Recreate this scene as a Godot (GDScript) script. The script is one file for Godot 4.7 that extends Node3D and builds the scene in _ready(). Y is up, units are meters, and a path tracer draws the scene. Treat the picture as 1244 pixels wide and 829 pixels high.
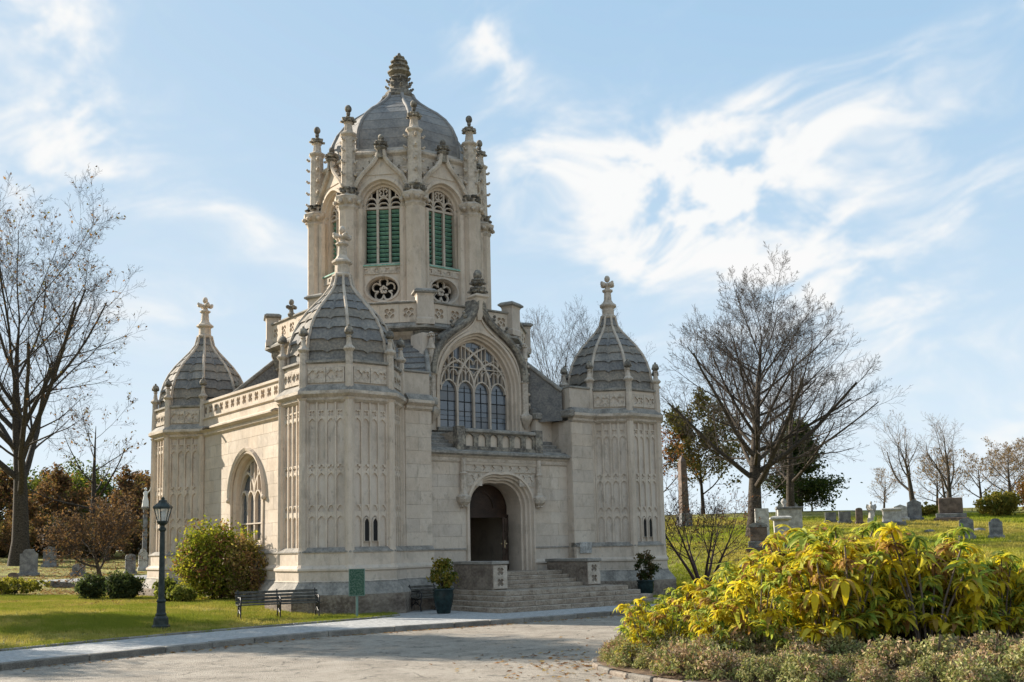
extends Node3D
# A stone chapel in an autumn cemetery, seen from the drive.
# Plan positions are written as (x to the right, d away from the viewpoint); world z is -d.

class MB:
	# collects triangles; corners are given anticlockwise as seen from outside
	var v := PackedVector3Array()
	var n := PackedVector3Array()
	var c := PackedColorArray()
	var use_color := false
	var col := Color.WHITE
	var x := Transform3D.IDENTITY

	func tri(a: Vector3, b: Vector3, d: Vector3) -> void:
		var p := x * a
		var q := x * b
		var r := x * d
		var m := (q - p).cross(r - p)
		if m.length_squared() < 1e-16:
			return
		m = m.normalized()
		v.append(p); v.append(r); v.append(q)
		n.append(m); n.append(m); n.append(m)
		if use_color:
			c.append(col); c.append(col); c.append(col)

	func quad(a: Vector3, b: Vector3, d: Vector3, e: Vector3) -> void:
		tri(a, b, d)
		tri(a, d, e)

	func trin(a: Vector3, b: Vector3, d: Vector3, na: Vector3, nb: Vector3, nd: Vector3) -> void:
		var p := x * a
		var q := x * b
		var r := x * d
		if (q - p).cross(r - p).length_squared() < 1e-18:
			return
		v.append(p); v.append(r); v.append(q)
		n.append((x.basis * na).normalized()); n.append((x.basis * nd).normalized()); n.append((x.basis * nb).normalized())
		if use_color:
			c.append(col); c.append(col); c.append(col)

	func box(lo: Vector3, hi: Vector3) -> void:
		var a := Vector3(lo.x, lo.y, hi.z)
		var b := Vector3(hi.x, lo.y, hi.z)
		var d := Vector3(hi.x, hi.y, hi.z)
		var e := Vector3(lo.x, hi.y, hi.z)
		var f := Vector3(lo.x, lo.y, lo.z)
		var g := Vector3(hi.x, lo.y, lo.z)
		var h := Vector3(hi.x, hi.y, lo.z)
		var i := Vector3(lo.x, hi.y, lo.z)
		quad(a, b, d, e); quad(g, f, i, h); quad(b, g, h, d); quad(f, a, e, i); quad(e, d, h, i); quad(f, g, b, a)

	# box with chamfered edges
	func bbox(lo: Vector3, hi: Vector3, r: float) -> void:
		var m := (lo + hi) * 0.5
		var s := (hi - lo) * 0.5
		r = minf(r, minf(s.x, minf(s.y, s.z)) * 0.9)
		var old := x
		x = x * Transform3D(Basis.IDENTITY, m)
		var q := s - Vector3(r, r, r)
		for k in 3:
			for sg: float in [-1.0, 1.0]:
				var u := Vector3.ZERO; u[(k + 1) % 3] = q[(k + 1) % 3]
				var w := Vector3.ZERO; w[(k + 2) % 3] = q[(k + 2) % 3]
				var o := Vector3.ZERO; o[k] = s[k] * sg
				if sg > 0.0: quad(o - u - w, o + u - w, o + u + w, o - u + w)
				else: quad(o - u - w, o - u + w, o + u + w, o + u - w)
				# edges along axis k
				for sh: float in [-1.0, 1.0]:
					var k1 := (k + 1) % 3
					var k2 := (k + 2) % 3
					var p1 := Vector3.ZERO; p1[k1] = s[k1] * sg; p1[k2] = q[k2] * sh; p1[k] = -q[k]
					var p2 := p1; p2[k] = q[k]
					var p3 := Vector3.ZERO; p3[k1] = q[k1] * sg; p3[k2] = s[k2] * sh; p3[k] = q[k]
					var p4 := p3; p4[k] = -q[k]
					if sg * sh > 0.0: quad(p1, p4, p3, p2)
					else: quad(p1, p2, p3, p4)
		for sx: float in [-1.0, 1.0]:
			for sy: float in [-1.0, 1.0]:
				for sz: float in [-1.0, 1.0]:
					var a := Vector3(s.x * sx, q.y * sy, q.z * sz)
					var b := Vector3(q.x * sx, s.y * sy, q.z * sz)
					var d := Vector3(q.x * sx, q.y * sy, s.z * sz)
					if sx * sy * sz > 0.0: tri(a, b, d)
					else: tri(a, d, b)
		x = old

	# polygon in the xy plane (anticlockwise seen from +z), from z0 to z1
	func poly(pts: PackedVector2Array, z0: float, z1: float, sides := true, back := false) -> void:
		var p := pts
		if Geometry2D.is_polygon_clockwise(p):
			p = p.duplicate()
			p.reverse()
		var t := Geometry2D.triangulate_polygon(p)
		for i in range(0, t.size(), 3):
			var a := p[t[i]]
			var b := p[t[i + 1]]
			var d := p[t[i + 2]]
			if (b - a).cross(d - a) < 0.0:
				var w := b; b = d; d = w
			tri(Vector3(a.x, a.y, z1), Vector3(b.x, b.y, z1), Vector3(d.x, d.y, z1))
			if back:
				tri(Vector3(a.x, a.y, z0), Vector3(d.x, d.y, z0), Vector3(b.x, b.y, z0))
		if sides:
			for i in p.size():
				var a := p[i]
				var b := p[(i + 1) % p.size()]
				quad(Vector3(a.x, a.y, z0), Vector3(b.x, b.y, z0), Vector3(b.x, b.y, z1), Vector3(a.x, a.y, z1))

	# rectangle with holes; each hole is met by a vertical cut so that all pieces stay simple
	func plate(r: Rect2, holes: Array, z0: float, z1: float) -> void:
		var cuts := [r.position.x, r.end.x]
		for h: PackedVector2Array in holes:
			var lo := 1e9
			var hi := -1e9
			for q in h:
				lo = minf(lo, q.x); hi = maxf(hi, q.x)
			cuts.append((lo + hi) * 0.5)
		cuts.sort()
		for i in cuts.size() - 1:
			var a: float = cuts[i]
			var b: float = cuts[i + 1]
			if b - a < 1e-4:
				continue
			var parts: Array = [PackedVector2Array([Vector2(a, r.position.y), Vector2(b, r.position.y), Vector2(b, r.end.y), Vector2(a, r.end.y)])]
			for h: PackedVector2Array in holes:
				var nxt := []
				for q: PackedVector2Array in parts:
					for w: PackedVector2Array in Geometry2D.clip_polygons(q, h):
						nxt.append(w)
				parts = nxt
			for q: PackedVector2Array in parts:
				poly(q, z0, z1)

	# rings of points joined one to the next
	func loft(rings: Array, caps := true, closed := true) -> void:
		for i in rings.size() - 1:
			var a: PackedVector3Array = rings[i]
			var b: PackedVector3Array = rings[i + 1]
			var m := a.size()
			for k in (m if closed else m - 1):
				var l := (k + 1) % m
				quad(a[k], a[l], b[l], b[k])
		if caps:
			var f: PackedVector3Array = rings[0]
			var l: PackedVector3Array = rings[-1]
			for k in range(1, f.size() - 1):
				tri(f[0], f[k + 1], f[k])
				tri(l[0], l[k], l[k + 1])

	# turned shape; profile of (radius, height); n sides with the first corner at the given angle
	func turned(prof: Array, sides: int, phase := 0.0, smooth := false) -> void:
		if smooth:
			var ns: Array[Vector2] = []
			for i in prof.size():
				var p0: Vector2 = prof[maxi(i - 1, 0)]
				var p1: Vector2 = prof[mini(i + 1, prof.size() - 1)]
				var t := p1 - p0
				ns.append(Vector2(t.y, -t.x).normalized())
			for i in prof.size() - 1:
				var a: Vector2 = prof[i]
				var b: Vector2 = prof[i + 1]
				for k in sides:
					var f0 := phase + TAU * k / sides
					var f1 := phase + TAU * (k + 1) / sides
					var d0 := Vector3(sin(f0), 0, cos(f0))
					var d1 := Vector3(sin(f1), 0, cos(f1))
					var up := Vector3.UP
					var pa := d0 * a.x + up * a.y
					var pb := d1 * a.x + up * a.y
					var pc := d1 * b.x + up * b.y
					var pd := d0 * b.x + up * b.y
					var na := d0 * ns[i].x + up * ns[i].y
					var nb := d1 * ns[i].x + up * ns[i].y
					var nc := d1 * ns[i + 1].x + up * ns[i + 1].y
					var nd := d0 * ns[i + 1].x + up * ns[i + 1].y
					trin(pa, pb, pc, na, nb, nc)
					trin(pa, pc, pd, na, nc, nd)
			return
		var rings := []
		for p: Vector2 in prof:
			var r := PackedVector3Array()
			for k in sides:
				var f := phase + TAU * k / sides
				r.append(Vector3(sin(f) * p.x, p.y, cos(f) * p.x))
			rings.append(r)
		loft(rings)

	# moulding: profile points (offset to the left of the path, depth z) swept along a path in the xy plane
	func sweep(path: PackedVector2Array, prof: Array, closed := false) -> void:
		var m := path.size()
		var rings := []
		for i in m:
			var p0 := path[(i - 1 + m) % m] if closed else path[maxi(i - 1, 0)]
			var p1 := path[(i + 1) % m] if closed else path[mini(i + 1, m - 1)]
			var t := (p1 - p0).normalized()
			var nn := Vector2(-t.y, t.x)
			var r := PackedVector3Array()
			for q: Vector2 in prof:
				r.append(Vector3(path[i].x + nn.x * q.x, path[i].y + nn.y * q.x, q.y))
			rings.append(r)
		if closed:
			rings.append(rings[0])
		loft(rings, not closed)

	func tube(pts: Array, radii: Array, sides: int, smooth := true, cap := true) -> void:
		var rings := []
		var cs := []
		var side := Vector3.ZERO
		for i in pts.size():
			var p: Vector3 = pts[i]
			var t: Vector3 = (pts[mini(i + 1, pts.size() - 1)] - pts[maxi(i - 1, 0)])
			t = t.normalized()
			if side == Vector3.ZERO:
				side = t.cross(Vector3(0.31, 0.2, 0.93)).normalized()
				if side.length() < 0.1: side = t.cross(Vector3.RIGHT).normalized()
			side = (side - t * side.dot(t)).normalized()
			var up := t.cross(side)
			var r := PackedVector3Array()
			for k in sides:
				var f := TAU * k / sides
				r.append(p + (side * cos(f) + up * sin(f)) * float(radii[i]))
			rings.append(r)
			cs.append(p)
		for i in rings.size() - 1:
			var a: PackedVector3Array = rings[i]
			var b: PackedVector3Array = rings[i + 1]
			for k in sides:
				var l := (k + 1) % sides
				if smooth:
					var na := a[k] - Vector3(cs[i])
					var nb := a[l] - Vector3(cs[i])
					var nc := b[l] - Vector3(cs[i + 1])
					var nd := b[k] - Vector3(cs[i + 1])
					if nc.length_squared() < 1e-10: nc = nb; nd = na
					trin(a[k], a[l], b[l], na, nb, nc)
					trin(a[k], b[l], b[k], na, nc, nd)
				else:
					quad(a[k], a[l], b[l], b[k])
		if cap:
			var l: PackedVector3Array = rings[-1]
			var f: PackedVector3Array = rings[0]
			for k in range(1, sides - 1):
				tri(l[0], l[k], l[k + 1])
				tri(f[0], f[k + 1], f[k])

	func ball(o: Vector3, r: Vector3, sides := 8, rows := 5) -> void:
		var prof := []
		for i in rows + 1:
			var f := -PI / 2 + PI * i / rows
			prof.append(Vector2(cos(f) + 1e-4, sin(f)))
		var old := x
		x = x * Transform3D(Basis.from_scale(r), o)
		turned(prof, sides, 0.0, true)
		x = old

	func mesh() -> ArrayMesh:
		var a := []
		a.resize(Mesh.ARRAY_MAX)
		a[Mesh.ARRAY_VERTEX] = v
		a[Mesh.ARRAY_NORMAL] = n
		if use_color:
			a[Mesh.ARRAY_COLOR] = c
		var m := ArrayMesh.new()
		if v.size() > 0:
			m.add_surface_from_arrays(Mesh.PRIMITIVE_TRIANGLES, a)
		return m

var M := {}                       # materials by name
var taken := {}                   # names in use at top level
var rng := RandomNumberGenerator.new()
const SQ := 0.92387953            # cos 22.5 degrees
const CHAPEL_AT := Vector2(-4.572, 43.934)
const CHAPEL_TURN := 37.67

func lin(r: float, g: float, b: float) -> Color:
	return Color(r, g, b).linear_to_srgb()

func numbered(called: String) -> String:
	var k: int = taken.get(called, 0)
	taken[called] = k + 1
	return called if k == 0 else "%s_%03d" % [called, k]

func part(parent: Node, called: String, b, m, at := Transform3D.IDENTITY) -> MeshInstance3D:
	var o := MeshInstance3D.new()
	o.name = called
	o.mesh = b.mesh() if b is MB else b
	o.material_override = M[m] if m is String else m
	o.transform = at
	parent.add_child(o, true)
	return o

func thing(called: String, label: String, category: String, at: Vector3, turn := 0.0, group := "") -> Node3D:
	var o := Node3D.new()
	o.name = numbered(called)
	add_child(o)
	o.position = at
	o.rotation_degrees.y = turn
	o.set_meta("label", label)
	o.set_meta("category", category)
	if group != "":
		o.set_meta("group", group)
	return o

func copy(o: Node3D, called: String, label: String, at: Vector3, turn := 0.0, size := 1.0) -> Node3D:
	var r: Node3D = o.duplicate()
	r.name = numbered(called)
	add_child(r)
	r.position = at
	r.rotation_degrees.y = turn
	r.scale = Vector3.ONE * size
	r.set_meta("label", label)
	return r

func setting(called: String, b, m) -> MeshInstance3D:
	var o := part(self, called, b, m)
	o.set_meta("kind", "structure")
	return o

func turnY(deg: float, o := Vector3.ZERO) -> Transform3D:
	return Transform3D(Basis(Vector3.UP, deg_to_rad(deg)), o)

# ---- textures --------------------------------------------------------------------------------------------------
func noise_bytes(sd: int, freq: float, size: int, octaves := 4, kind := FastNoiseLite.TYPE_SIMPLEX_SMOOTH) -> PackedByteArray:
	var f := FastNoiseLite.new()
	f.seed = sd
	f.noise_type = kind
	f.frequency = freq
	f.fractal_octaves = octaves
	var im := f.get_seamless_image(size, size, false, false, 0.12, true)
	im.convert(Image.FORMAT_L8)
	return im.get_data()

# ramp: colours (linear) from low to high; layers: [freq, weight, octaves]
func mottle(sd: int, ramp: Array, layers: Array, size := 512, contrast := 1.0, spots := []) -> ImageTexture:
	var acc := PackedFloat32Array()
	acc.resize(size * size)
	var tot := 0.0
	for l: Array in layers:
		tot += l[1]
	for i in layers.size():
		var l: Array = layers[i]
		var d := noise_bytes(sd + i * 17, l[0], size, l[2])
		var w: float = l[1] / tot / 255.0
		for k in size * size:
			acc[k] += d[k] * w
	var lut := PackedByteArray()
	for i in 256:
		var t := clampf((i / 255.0 - 0.5) * contrast * 2.0 + 0.5, 0.0, 1.0) * (ramp.size() - 1)
		var j := mini(int(t), ramp.size() - 2)
		var q: Color = (ramp[j] as Color).lerp(ramp[j + 1], t - j).linear_to_srgb()
		lut.append(int(clampf(q.r, 0, 1) * 255)); lut.append(int(clampf(q.g, 0, 1) * 255)); lut.append(int(clampf(q.b, 0, 1) * 255))
	var out := PackedByteArray()
	out.resize(size * size * 3)
	for k in size * size:
		var t := clampi(int(acc[k] * 255.0), 0, 255) * 3
		out[k * 3] = lut[t]; out[k * 3 + 1] = lut[t + 1]; out[k * 3 + 2] = lut[t + 2]
	for s: Array in spots:            # [freq, threshold, colour, octaves]
		var d := noise_bytes(sd + 301 + int(s[0] * 1000.0), s[0], size, s[3])
		var q: Color = (s[2] as Color).linear_to_srgb()
		for k in size * size:
			var t := clampf((d[k] / 255.0 - float(s[1])) * 6.0, 0.0, 1.0)
			if t > 0.0:
				out[k * 3] = int(lerpf(out[k * 3], q.r * 255, t)); out[k * 3 + 1] = int(lerpf(out[k * 3 + 1], q.g * 255, t)); out[k * 3 + 2] = int(lerpf(out[k * 3 + 2], q.b * 255, t))
	return ImageTexture.create_from_image(Image.create_from_data(size, size, false, Image.FORMAT_RGB8, out))

# thin dark cracks where two cells of a warped cell pattern meet
func cracked(t: ImageTexture, size: int) -> ImageTexture:
	var im := t.get_image()
	var f := FastNoiseLite.new()
	f.seed = 77
	f.noise_type = FastNoiseLite.TYPE_CELLULAR
	f.frequency = .011
	f.cellular_return_type = FastNoiseLite.RETURN_DISTANCE2_SUB
	f.fractal_type = FastNoiseLite.FRACTAL_NONE
	f.domain_warp_enabled = true
	f.domain_warp_amplitude = 26.0
	f.domain_warp_frequency = .02
	var gate := noise_bytes(78, .008, size, 3)
	var c := f.get_seamless_image(size, size, false, false, .1, false)
	c.convert(Image.FORMAT_L8)
	var d := c.get_data()
	var lo := 255
	for k in size * size:
		lo = mini(lo, d[k])
	var px := im.get_data()
	for k in size * size:
		var w := d[k] - lo
		if w < 5 and gate[k] > 132:
			var q := .66 + .05 * w
			px[k * 3] = int(px[k * 3] * q); px[k * 3 + 1] = int(px[k * 3 + 1] * q); px[k * 3 + 2] = int(px[k * 3 + 2] * q)
	return ImageTexture.create_from_image(Image.create_from_data(size, size, false, Image.FORMAT_RGB8, px))

func relief(sd: int, freq: float, strength: float, size := 512, octaves := 5) -> ImageTexture:
	var d := noise_bytes(sd, freq, size, octaves)
	var im := Image.create_from_data(size, size, false, Image.FORMAT_L8, d)
	im.convert(Image.FORMAT_RGBA8)
	im.bump_map_to_normal_map(strength)
	return ImageTexture.create_from_image(im)

func tri_mat(tex: Texture2D, per_metre: float, rough: float, bump: Texture2D = null, bump_scale := 0.5) -> StandardMaterial3D:
	var m := StandardMaterial3D.new()
	m.albedo_texture = tex
	m.uv1_triplanar = true
	m.uv1_world_triplanar = true
	m.uv1_scale = Vector3.ONE * per_metre
	m.roughness = rough
	m.metallic_specular = 0.35
	if bump:
		m.normal_enabled = true
		m.normal_texture = bump
		m.normal_scale = bump_scale
	return m

func tinted(m: StandardMaterial3D, k: Color) -> StandardMaterial3D:
	var r: StandardMaterial3D = m.duplicate()
	r.albedo_color = k
	return r

func plain(c: Color, rough: float, metal := 0.0) -> StandardMaterial3D:
	var m := StandardMaterial3D.new()
	m.albedo_color = c.linear_to_srgb()
	m.roughness = rough
	m.metallic = metal
	return m

func vertex_mat(rough: float, back := 0.0) -> StandardMaterial3D:
	var m := StandardMaterial3D.new()
	m.vertex_color_use_as_albedo = true
	m.roughness = rough
	m.metallic_specular = 0.25
	m.cull_mode = BaseMaterial3D.CULL_DISABLED
	if back > 0.0:
		m.backlight_enabled = true
		m.backlight = Color(back, back, back * 0.8)
	return m

func make_materials() -> void:
	var b1 := relief(5, 0.03, 3.0)
	var b2 := relief(9, 0.09, 4.0)
	var lime := mottle(11, [Color(.46, .39, .318), Color(.56, .478, .396), Color(.62, .54, .456)], [[.006, 1.2, 4], [.035, .7, 4], [.2, .7, 2]], 512, 1.3, [[.012, .70, Color(.40, .345, .285), 5], [.03, .76, Color(.35, .30, .25), 4]])
	M.stone = tri_mat(lime, .23, .88, b1, .5)
	M.stone.uv1_scale = Vector3(.30, .13, .30)
	M.stone_a = tinted(M.stone, Color(1.0, .995, .985))
	M.stone_b = tinted(M.stone, Color(.975, .97, .962))
	M.stone_c = tinted(M.stone, Color(.985, .972, .955))
	M.stone_d = tinted(M.stone, Color(.96, .958, .955))
	M.mortar = tinted(M.stone, Color(.90, .89, .875))
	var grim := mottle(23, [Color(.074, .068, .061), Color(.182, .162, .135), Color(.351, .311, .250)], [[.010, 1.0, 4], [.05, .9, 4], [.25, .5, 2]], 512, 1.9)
	M.carved = tri_mat(mottle(31, [Color(.34, .286, .228), Color(.48, .41, .335), Color(.57, .492, .41)], [[.010, 1.0, 4], [.05, .9, 4], [.25, .5, 2]], 512, 1.8), .3, .9, b2, .6)
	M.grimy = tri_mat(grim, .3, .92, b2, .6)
	M.ledge = tri_mat(mottle(41, [Color(.146, .134, .119), Color(.253, .234, .206), Color(.367, .336, .290)], [[.012, 1.0, 4], [.06, .8, 4], [.25, .5, 2]], 512, 1.6), .3, .85, b2, .5)
	var tile := mottle(51, [Color(.131, .128, .121), Color(.220, .207, .191), Color(.334, .301, .255)], [[.008, .8, 4], [.05, .9, 4], [.25, .7, 2]], 512, 1.6)
	M.tile_a = tri_mat(tile, .35, .8, b2, .5)
	M.tile_b = tinted(M.tile_a, Color(.90, .91, .93))
	M.tile_c = tinted(M.tile_a, Color(1.0, .97, .93))
	M.dome = tri_mat(mottle(61, [Color(.144, .140, .138), Color(.220, .212, .206), Color(.304, .283, .255)], [[.008, 1., 4], [.05, .7, 4], [.25, .5, 2]], 512, 1.5), .3, .75, b1, .5)
	M.brown_base = tri_mat(mottle(71, [Color(.115, .090, .072), Color(.216, .176, .139), Color(.297, .254, .205)], [[.010, 1.0, 4], [.05, .9, 4], [.25, .5, 2]], 512, 1.7), .3, .9, b2, .6)
	M.step = tri_mat(mottle(81, [Color(.172, .132, .098), Color(.322, .262, .201), Color(.425, .362, .293)], [[.012, 1.0, 4], [.07, .9, 4], [.25, .6, 2]], 512, 1.7), .4, .85, b2, .5)
	M.louver = tri_mat(mottle(91, [Color(.10, .23, .175), Color(.17, .37, .285), Color(.26, .46, .37)], [[.02, 1., 4], [.1, .8, 3]], 256, 1.6), .6, .6, null)
	M.verdigris = tri_mat(mottle(93, [Color(.108, .264, .204), Color(.204, .432, .348), Color(.348, .480, .396)], [[.02, 1., 4], [.1, .8, 3]], 256, 1.6), .6, .7, null)
	M.glass = plain(Color(.075, .09, .11), .14)
	M.glass.metallic_specular = 0.9
	M.glass_b = plain(Color(.11, .12, .14), .2)
	M.glass_b.metallic_specular = 0.8
	M.glass_c = plain(Color(.14, .145, .155), .25)
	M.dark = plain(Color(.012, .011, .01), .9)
	M.door = tri_mat(mottle(95, [Color(.021, .012, .008), Color(.039, .021, .013), Color(.058, .033, .021)], [[.01, 1., 4], [.1, .8, 3]], 256, 1.5), .7, .45, null)
	M.brass = plain(Color(.55, .45, .28), .35, .9)
	M.iron = plain(Color(.018, .018, .019), .5, .3)
	M.iron_green = tri_mat(mottle(97, [Color(.018, .025, .022), Color(.031, .040, .036), Color(.052, .058, .052)], [[.03, 1., 3], [.2, .6, 2]], 256, 1.4), .8, .5, null)
	M.asphalt = tri_mat(mottle(101, [Color(.22, .188, .152), Color(.32, .278, .228), Color(.42, .37, .308)], [[.006, .7, 4], [.06, .6, 4], [.3, 1.6, 2]], 1024, 1.7, [[.012, .70, Color(.20, .175, .145), 4]]), .22, .9, relief(103, .25, 5.0, 1024, 3), .9)
	M.asphalt.albedo_texture = cracked(M.asphalt.albedo_texture, 1024)
	M.asphalt.uv1_scale = Vector3.ONE * .13
	M.paving = tri_mat(mottle(105, [Color(.260, .256, .247), Color(.390, .386, .374), Color(.520, .511, .494)], [[.02, .6, 4], [.22, 1.4, 2]], 512, 2.0), .5, .85, relief(107, .2, 4.0, 512, 2), .8)
	M.kerb_a = tri_mat(mottle(109, [Color(.140, .129, .112), Color(.238, .217, .189), Color(.336, .308, .266)], [[.02, .8, 4], [.25, 1.0, 2]], 256, 1.7), .6, .85, b2, .5)
	M.kerb_b = tinted(M.kerb_a, Color(.88, .87, .86))
	M.soil = tri_mat(mottle(111, [Color(.065, .042, .026), Color(.130, .085, .052), Color(.208, .143, .091)], [[.02, .8, 4], [.25, 1.0, 2]], 256, 1.7), .6, .95, b2, .9)
	M.turf = tri_mat(mottle(113, [Color(.14, .10, .045), Color(.20, .20, .03), Color(.26, .29, .04), Color(.33, .31, .06), Color(.30, .22, .10)], [[.006, 1., 4], [.04, 1.1, 4], [.25, .8, 2]], 1024, 2.4), .08, .95, relief(115, .2, 6.0, 512, 3), 1.0)
	M.litter = tri_mat(mottle(117, [Color(.084, .056, .031), Color(.224, .140, .070), Color(.350, .210, .098), Color(.182, .168, .049)], [[.012, .8, 4], [.22, 1.2, 2]], 512, 2.0), .3, .95, b2, .9)
	M.path = tri_mat(mottle(119, [Color(.196, .192, .182), Color(.280, .276, .266), Color(.364, .354, .336)], [[.02, .8, 4], [.25, 1.0, 2]], 512, 1.7), .3, .9, b1, .5)
	M.bark = tri_mat(mottle(121, [Color(.023, .019, .016), Color(.058, .047, .036), Color(.111, .091, .072)], [[.02, .8, 4], [.12, 1.0, 3]], 512, 1.8), .7, .95, relief(123, .08, 8.0, 512, 4), 1.0)
	M.twig = plain(Color(.047, .036, .029), .95)
	M.twig_pale = plain(Color(.140, .109, .084), .95)
	M.leaf = vertex_mat(.68, 1.0)
	M.dry = vertex_mat(.85, .75)
	M.grave_pale = tri_mat(mottle(131, [Color(.260, .247, .227), Color(.429, .416, .390), Color(.572, .559, .533)], [[.02, .8, 4], [.2, 1.0, 2]], 256, 1.8), .5, .85, b2, .5)
	M.grave_grey = tri_mat(mottle(133, [Color(.091, .091, .094), Color(.182, .182, .185), Color(.273, .273, .267)], [[.02, .8, 4], [.2, 1.0, 2]], 256, 1.8), .5, .8, b2, .5)
	M.grave_brown = tri_mat(mottle(135, [Color(.078, .058, .049), Color(.143, .107, .088), Color(.208, .156, .130)], [[.02, .8, 4], [.2, 1.0, 2]], 256, 1.8), .5, .8, b2, .5)
	M.teal_pot = tri_mat(mottle(137, [Color(.008, .013, .014), Color(.013, .026, .027), Color(.021, .042, .042)], [[.02, .8, 4], [.2, .6, 2]], 256, 1.5), .9, .25, null)
	M.sign = tri_mat(mottle(139, [Color(.018, .060, .036), Color(.030, .084, .051), Color(.102, .150, .114)], [[.05, 1., 3], [.16, 1., 2]], 256, 2.2), 1.2, .5, null)
	M.sign_post = plain(Color(.132, .216, .180), .55)
	M.lamp_glass = plain(Color(.75, .74, .68), .15)
	M.lamp_glass.transparency = BaseMaterial3D.TRANSPARENCY_ALPHA
	M.lamp_glass.albedo_color.a = .35
	M.white_marble = plain(Color(.62, .61, .58), .7)

# ---- sky -------------------------------------------------------------------------------------------------------
var cn1 := FastNoiseLite.new()
var cn2 := FastNoiseLite.new()
# clouds that the photograph shows: azimuth, elevation, half-length, half-width (degrees), tilt, strength
const CLOUDS := [
	[7.0, 19.8, 8.0, 2.8, 4.0, .80], [14.0, 19.0, 8.5, 2.2, 10.0, .75], [11.0, 16.0, 7.0, 2.0, -14.0, .55], [17.5, 11.0, 4.0, 4.5, -55.0, .55], [26.5, 17.5, 4.0, 1.6, 32.0, .5], [25.5, 7.0, 5.0, 2.4, 10.0, .45],
	[-2.2, 26.0, 2.4, 2.4, 60.0, .6], [16.0, 22.5, 1.5, 2.2, -70.0, .28], [-25.0, 25.5, 4.2, 1.8, 5.0, .6], [-20.5, 20.5, 5.0, 2.6, -22.0, .55], [-26.0, 19.0, 4.0, 2.4, 0.0, .5], [-13.0, 16.0, 2.8, 1.0, -12.0, .42],
	[-18.0, 11.5, 4.0, 1.6, 8.0, .36], [6.5, 11.0, 6.0, 1.4, 6.0, .22], [20.0, 24.0, 6.0, .8, 16.0, .2], [26.5, 25.5, 2.0, 1.0, 0.0, .4], [9.0, 27.5, 3.0, .7, 12.0, .18]]

func sky_at(az: float, el: float) -> Color:
	var e := maxf(el, 0.0)
	var t := pow(clampf(1.0 - sin(deg_to_rad(e)), 0, 1), 3.0)
	var c := Color(.15, .285, .435).lerp(Color(.48, .54, .575), t)
	var sun := acos(clampf(sin(deg_to_rad(e)) * sin(deg_to_rad(25.0)) + cos(deg_to_rad(e)) * cos(deg_to_rad(25.0)) * cos(deg_to_rad(az + 55.0)), -1, 1))
	c = c.lerp(Color(.60, .60, .59), .6 * exp(-sun / .5))
	var wx := cn2.get_noise_2d(az * 1.3, el * 2.2) * 5.0
	var wy := cn2.get_noise_2d(az * 1.3 + 300.0, el * 2.2) * 3.0
	var a := az + wx
	var b := el + wy
	var streak := cn1.get_noise_2d((a * .9 + b * .35) * 2.2, (b - a * .22) * 5.6)
	var soft := cn1.get_noise_2d(a * 2.6 + 500.0, b * 4.4)
	var fine := cn1.get_noise_2d((a * .8 + b * .5) * 6.0, (b - a * .3) * 15.0)
	var f := .40 + .95 * streak + .42 * soft + .30 * fine
	var d := 0.0
	if absf(az) < 42.0:
		for q: Array in CLOUDS:
			var dx: float = a - q[0]
			var dy: float = b - q[1]
			var ca := cos(deg_to_rad(q[4]))
			var sa := sin(deg_to_rad(q[4]))
			var u: float = (dx * ca + dy * sa) / q[2]
			var w: float = (dy * ca - dx * sa) / q[3]
			d += q[5] * 1.08 * exp(-(u * u + w * w) * .72)
	var far := clampf((absf(az) - 30.0) / 12.0, 0, 1)
	d = lerpf(d, clampf(.40 + .80 * cn2.get_noise_2d(az * .7 + 90.0, el * 1.6), 0, 1), far)
	var k := clampf(d * (f * 1.55 + .12) + .10 * maxf(0.0, f - .5), 0.0, 1.0)
	k = k * k * (3.0 - 2.0 * k)
	c = c.lerp(Color(.56, .555, .545), k * .92)
	if el < 0.0:
		c = c.lerp(Color(.28, .25, .20), clampf(-el / 3.0, 0, 1))
	return c

func make_sky() -> PanoramaSkyMaterial:
	cn1.seed = 3
	cn1.frequency = .045
	cn1.fractal_octaves = 6
	cn1.fractal_gain = .60
	cn2.seed = 8
	cn2.frequency = .03
	cn2.fractal_octaves = 3
	var w := 512
	var h := 256
	var im := Image.create_empty(w, h, false, Image.FORMAT_RGB8)
	for j in h:
		var el := 90.0 - 180.0 * (j + .5) / h
		if el < -6.0:
			im.fill_rect(Rect2i(0, j, w, h - j), Color(.28, .25, .20).linear_to_srgb())
			break
		for i in w:
			im.set_pixel(i, j, sky_at(wrapf(360.0 * (i + .5) / w - 180.0, -180.0, 180.0), el).linear_to_srgb())
	im.resize(4096, 2048, Image.INTERPOLATE_CUBIC)
	# finer in the part that the photograph shows
	var i0 := int((180.0 - 31.0) / 360.0 * 4096)
	var i1 := int((180.0 + 31.0) / 360.0 * 4096)
	var j0 := int((90.0 - 34.0) / 180.0 * 2048)
	var j1 := 1040
	for j in range(j0, j1):
		var el := 90.0 - 180.0 * (j + .5) / 2048
		for i in range(i0, i1):
			im.set_pixel(i, j, sky_at(360.0 * (i + .5) / 4096 - 180.0, el).linear_to_srgb())
	var m := PanoramaSkyMaterial.new()
	# straight ahead (-z) lies at the image's left edge
	var turned := Image.create_empty(4096, 2048, false, Image.FORMAT_RGB8)
	turned.blit_rect(im, Rect2i(2048, 0, 2048, 2048), Vector2i(0, 0))
	turned.blit_rect(im, Rect2i(0, 0, 2048, 2048), Vector2i(2048, 0))
	m.panorama = ImageTexture.create_from_image(turned)
	return m

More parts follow.
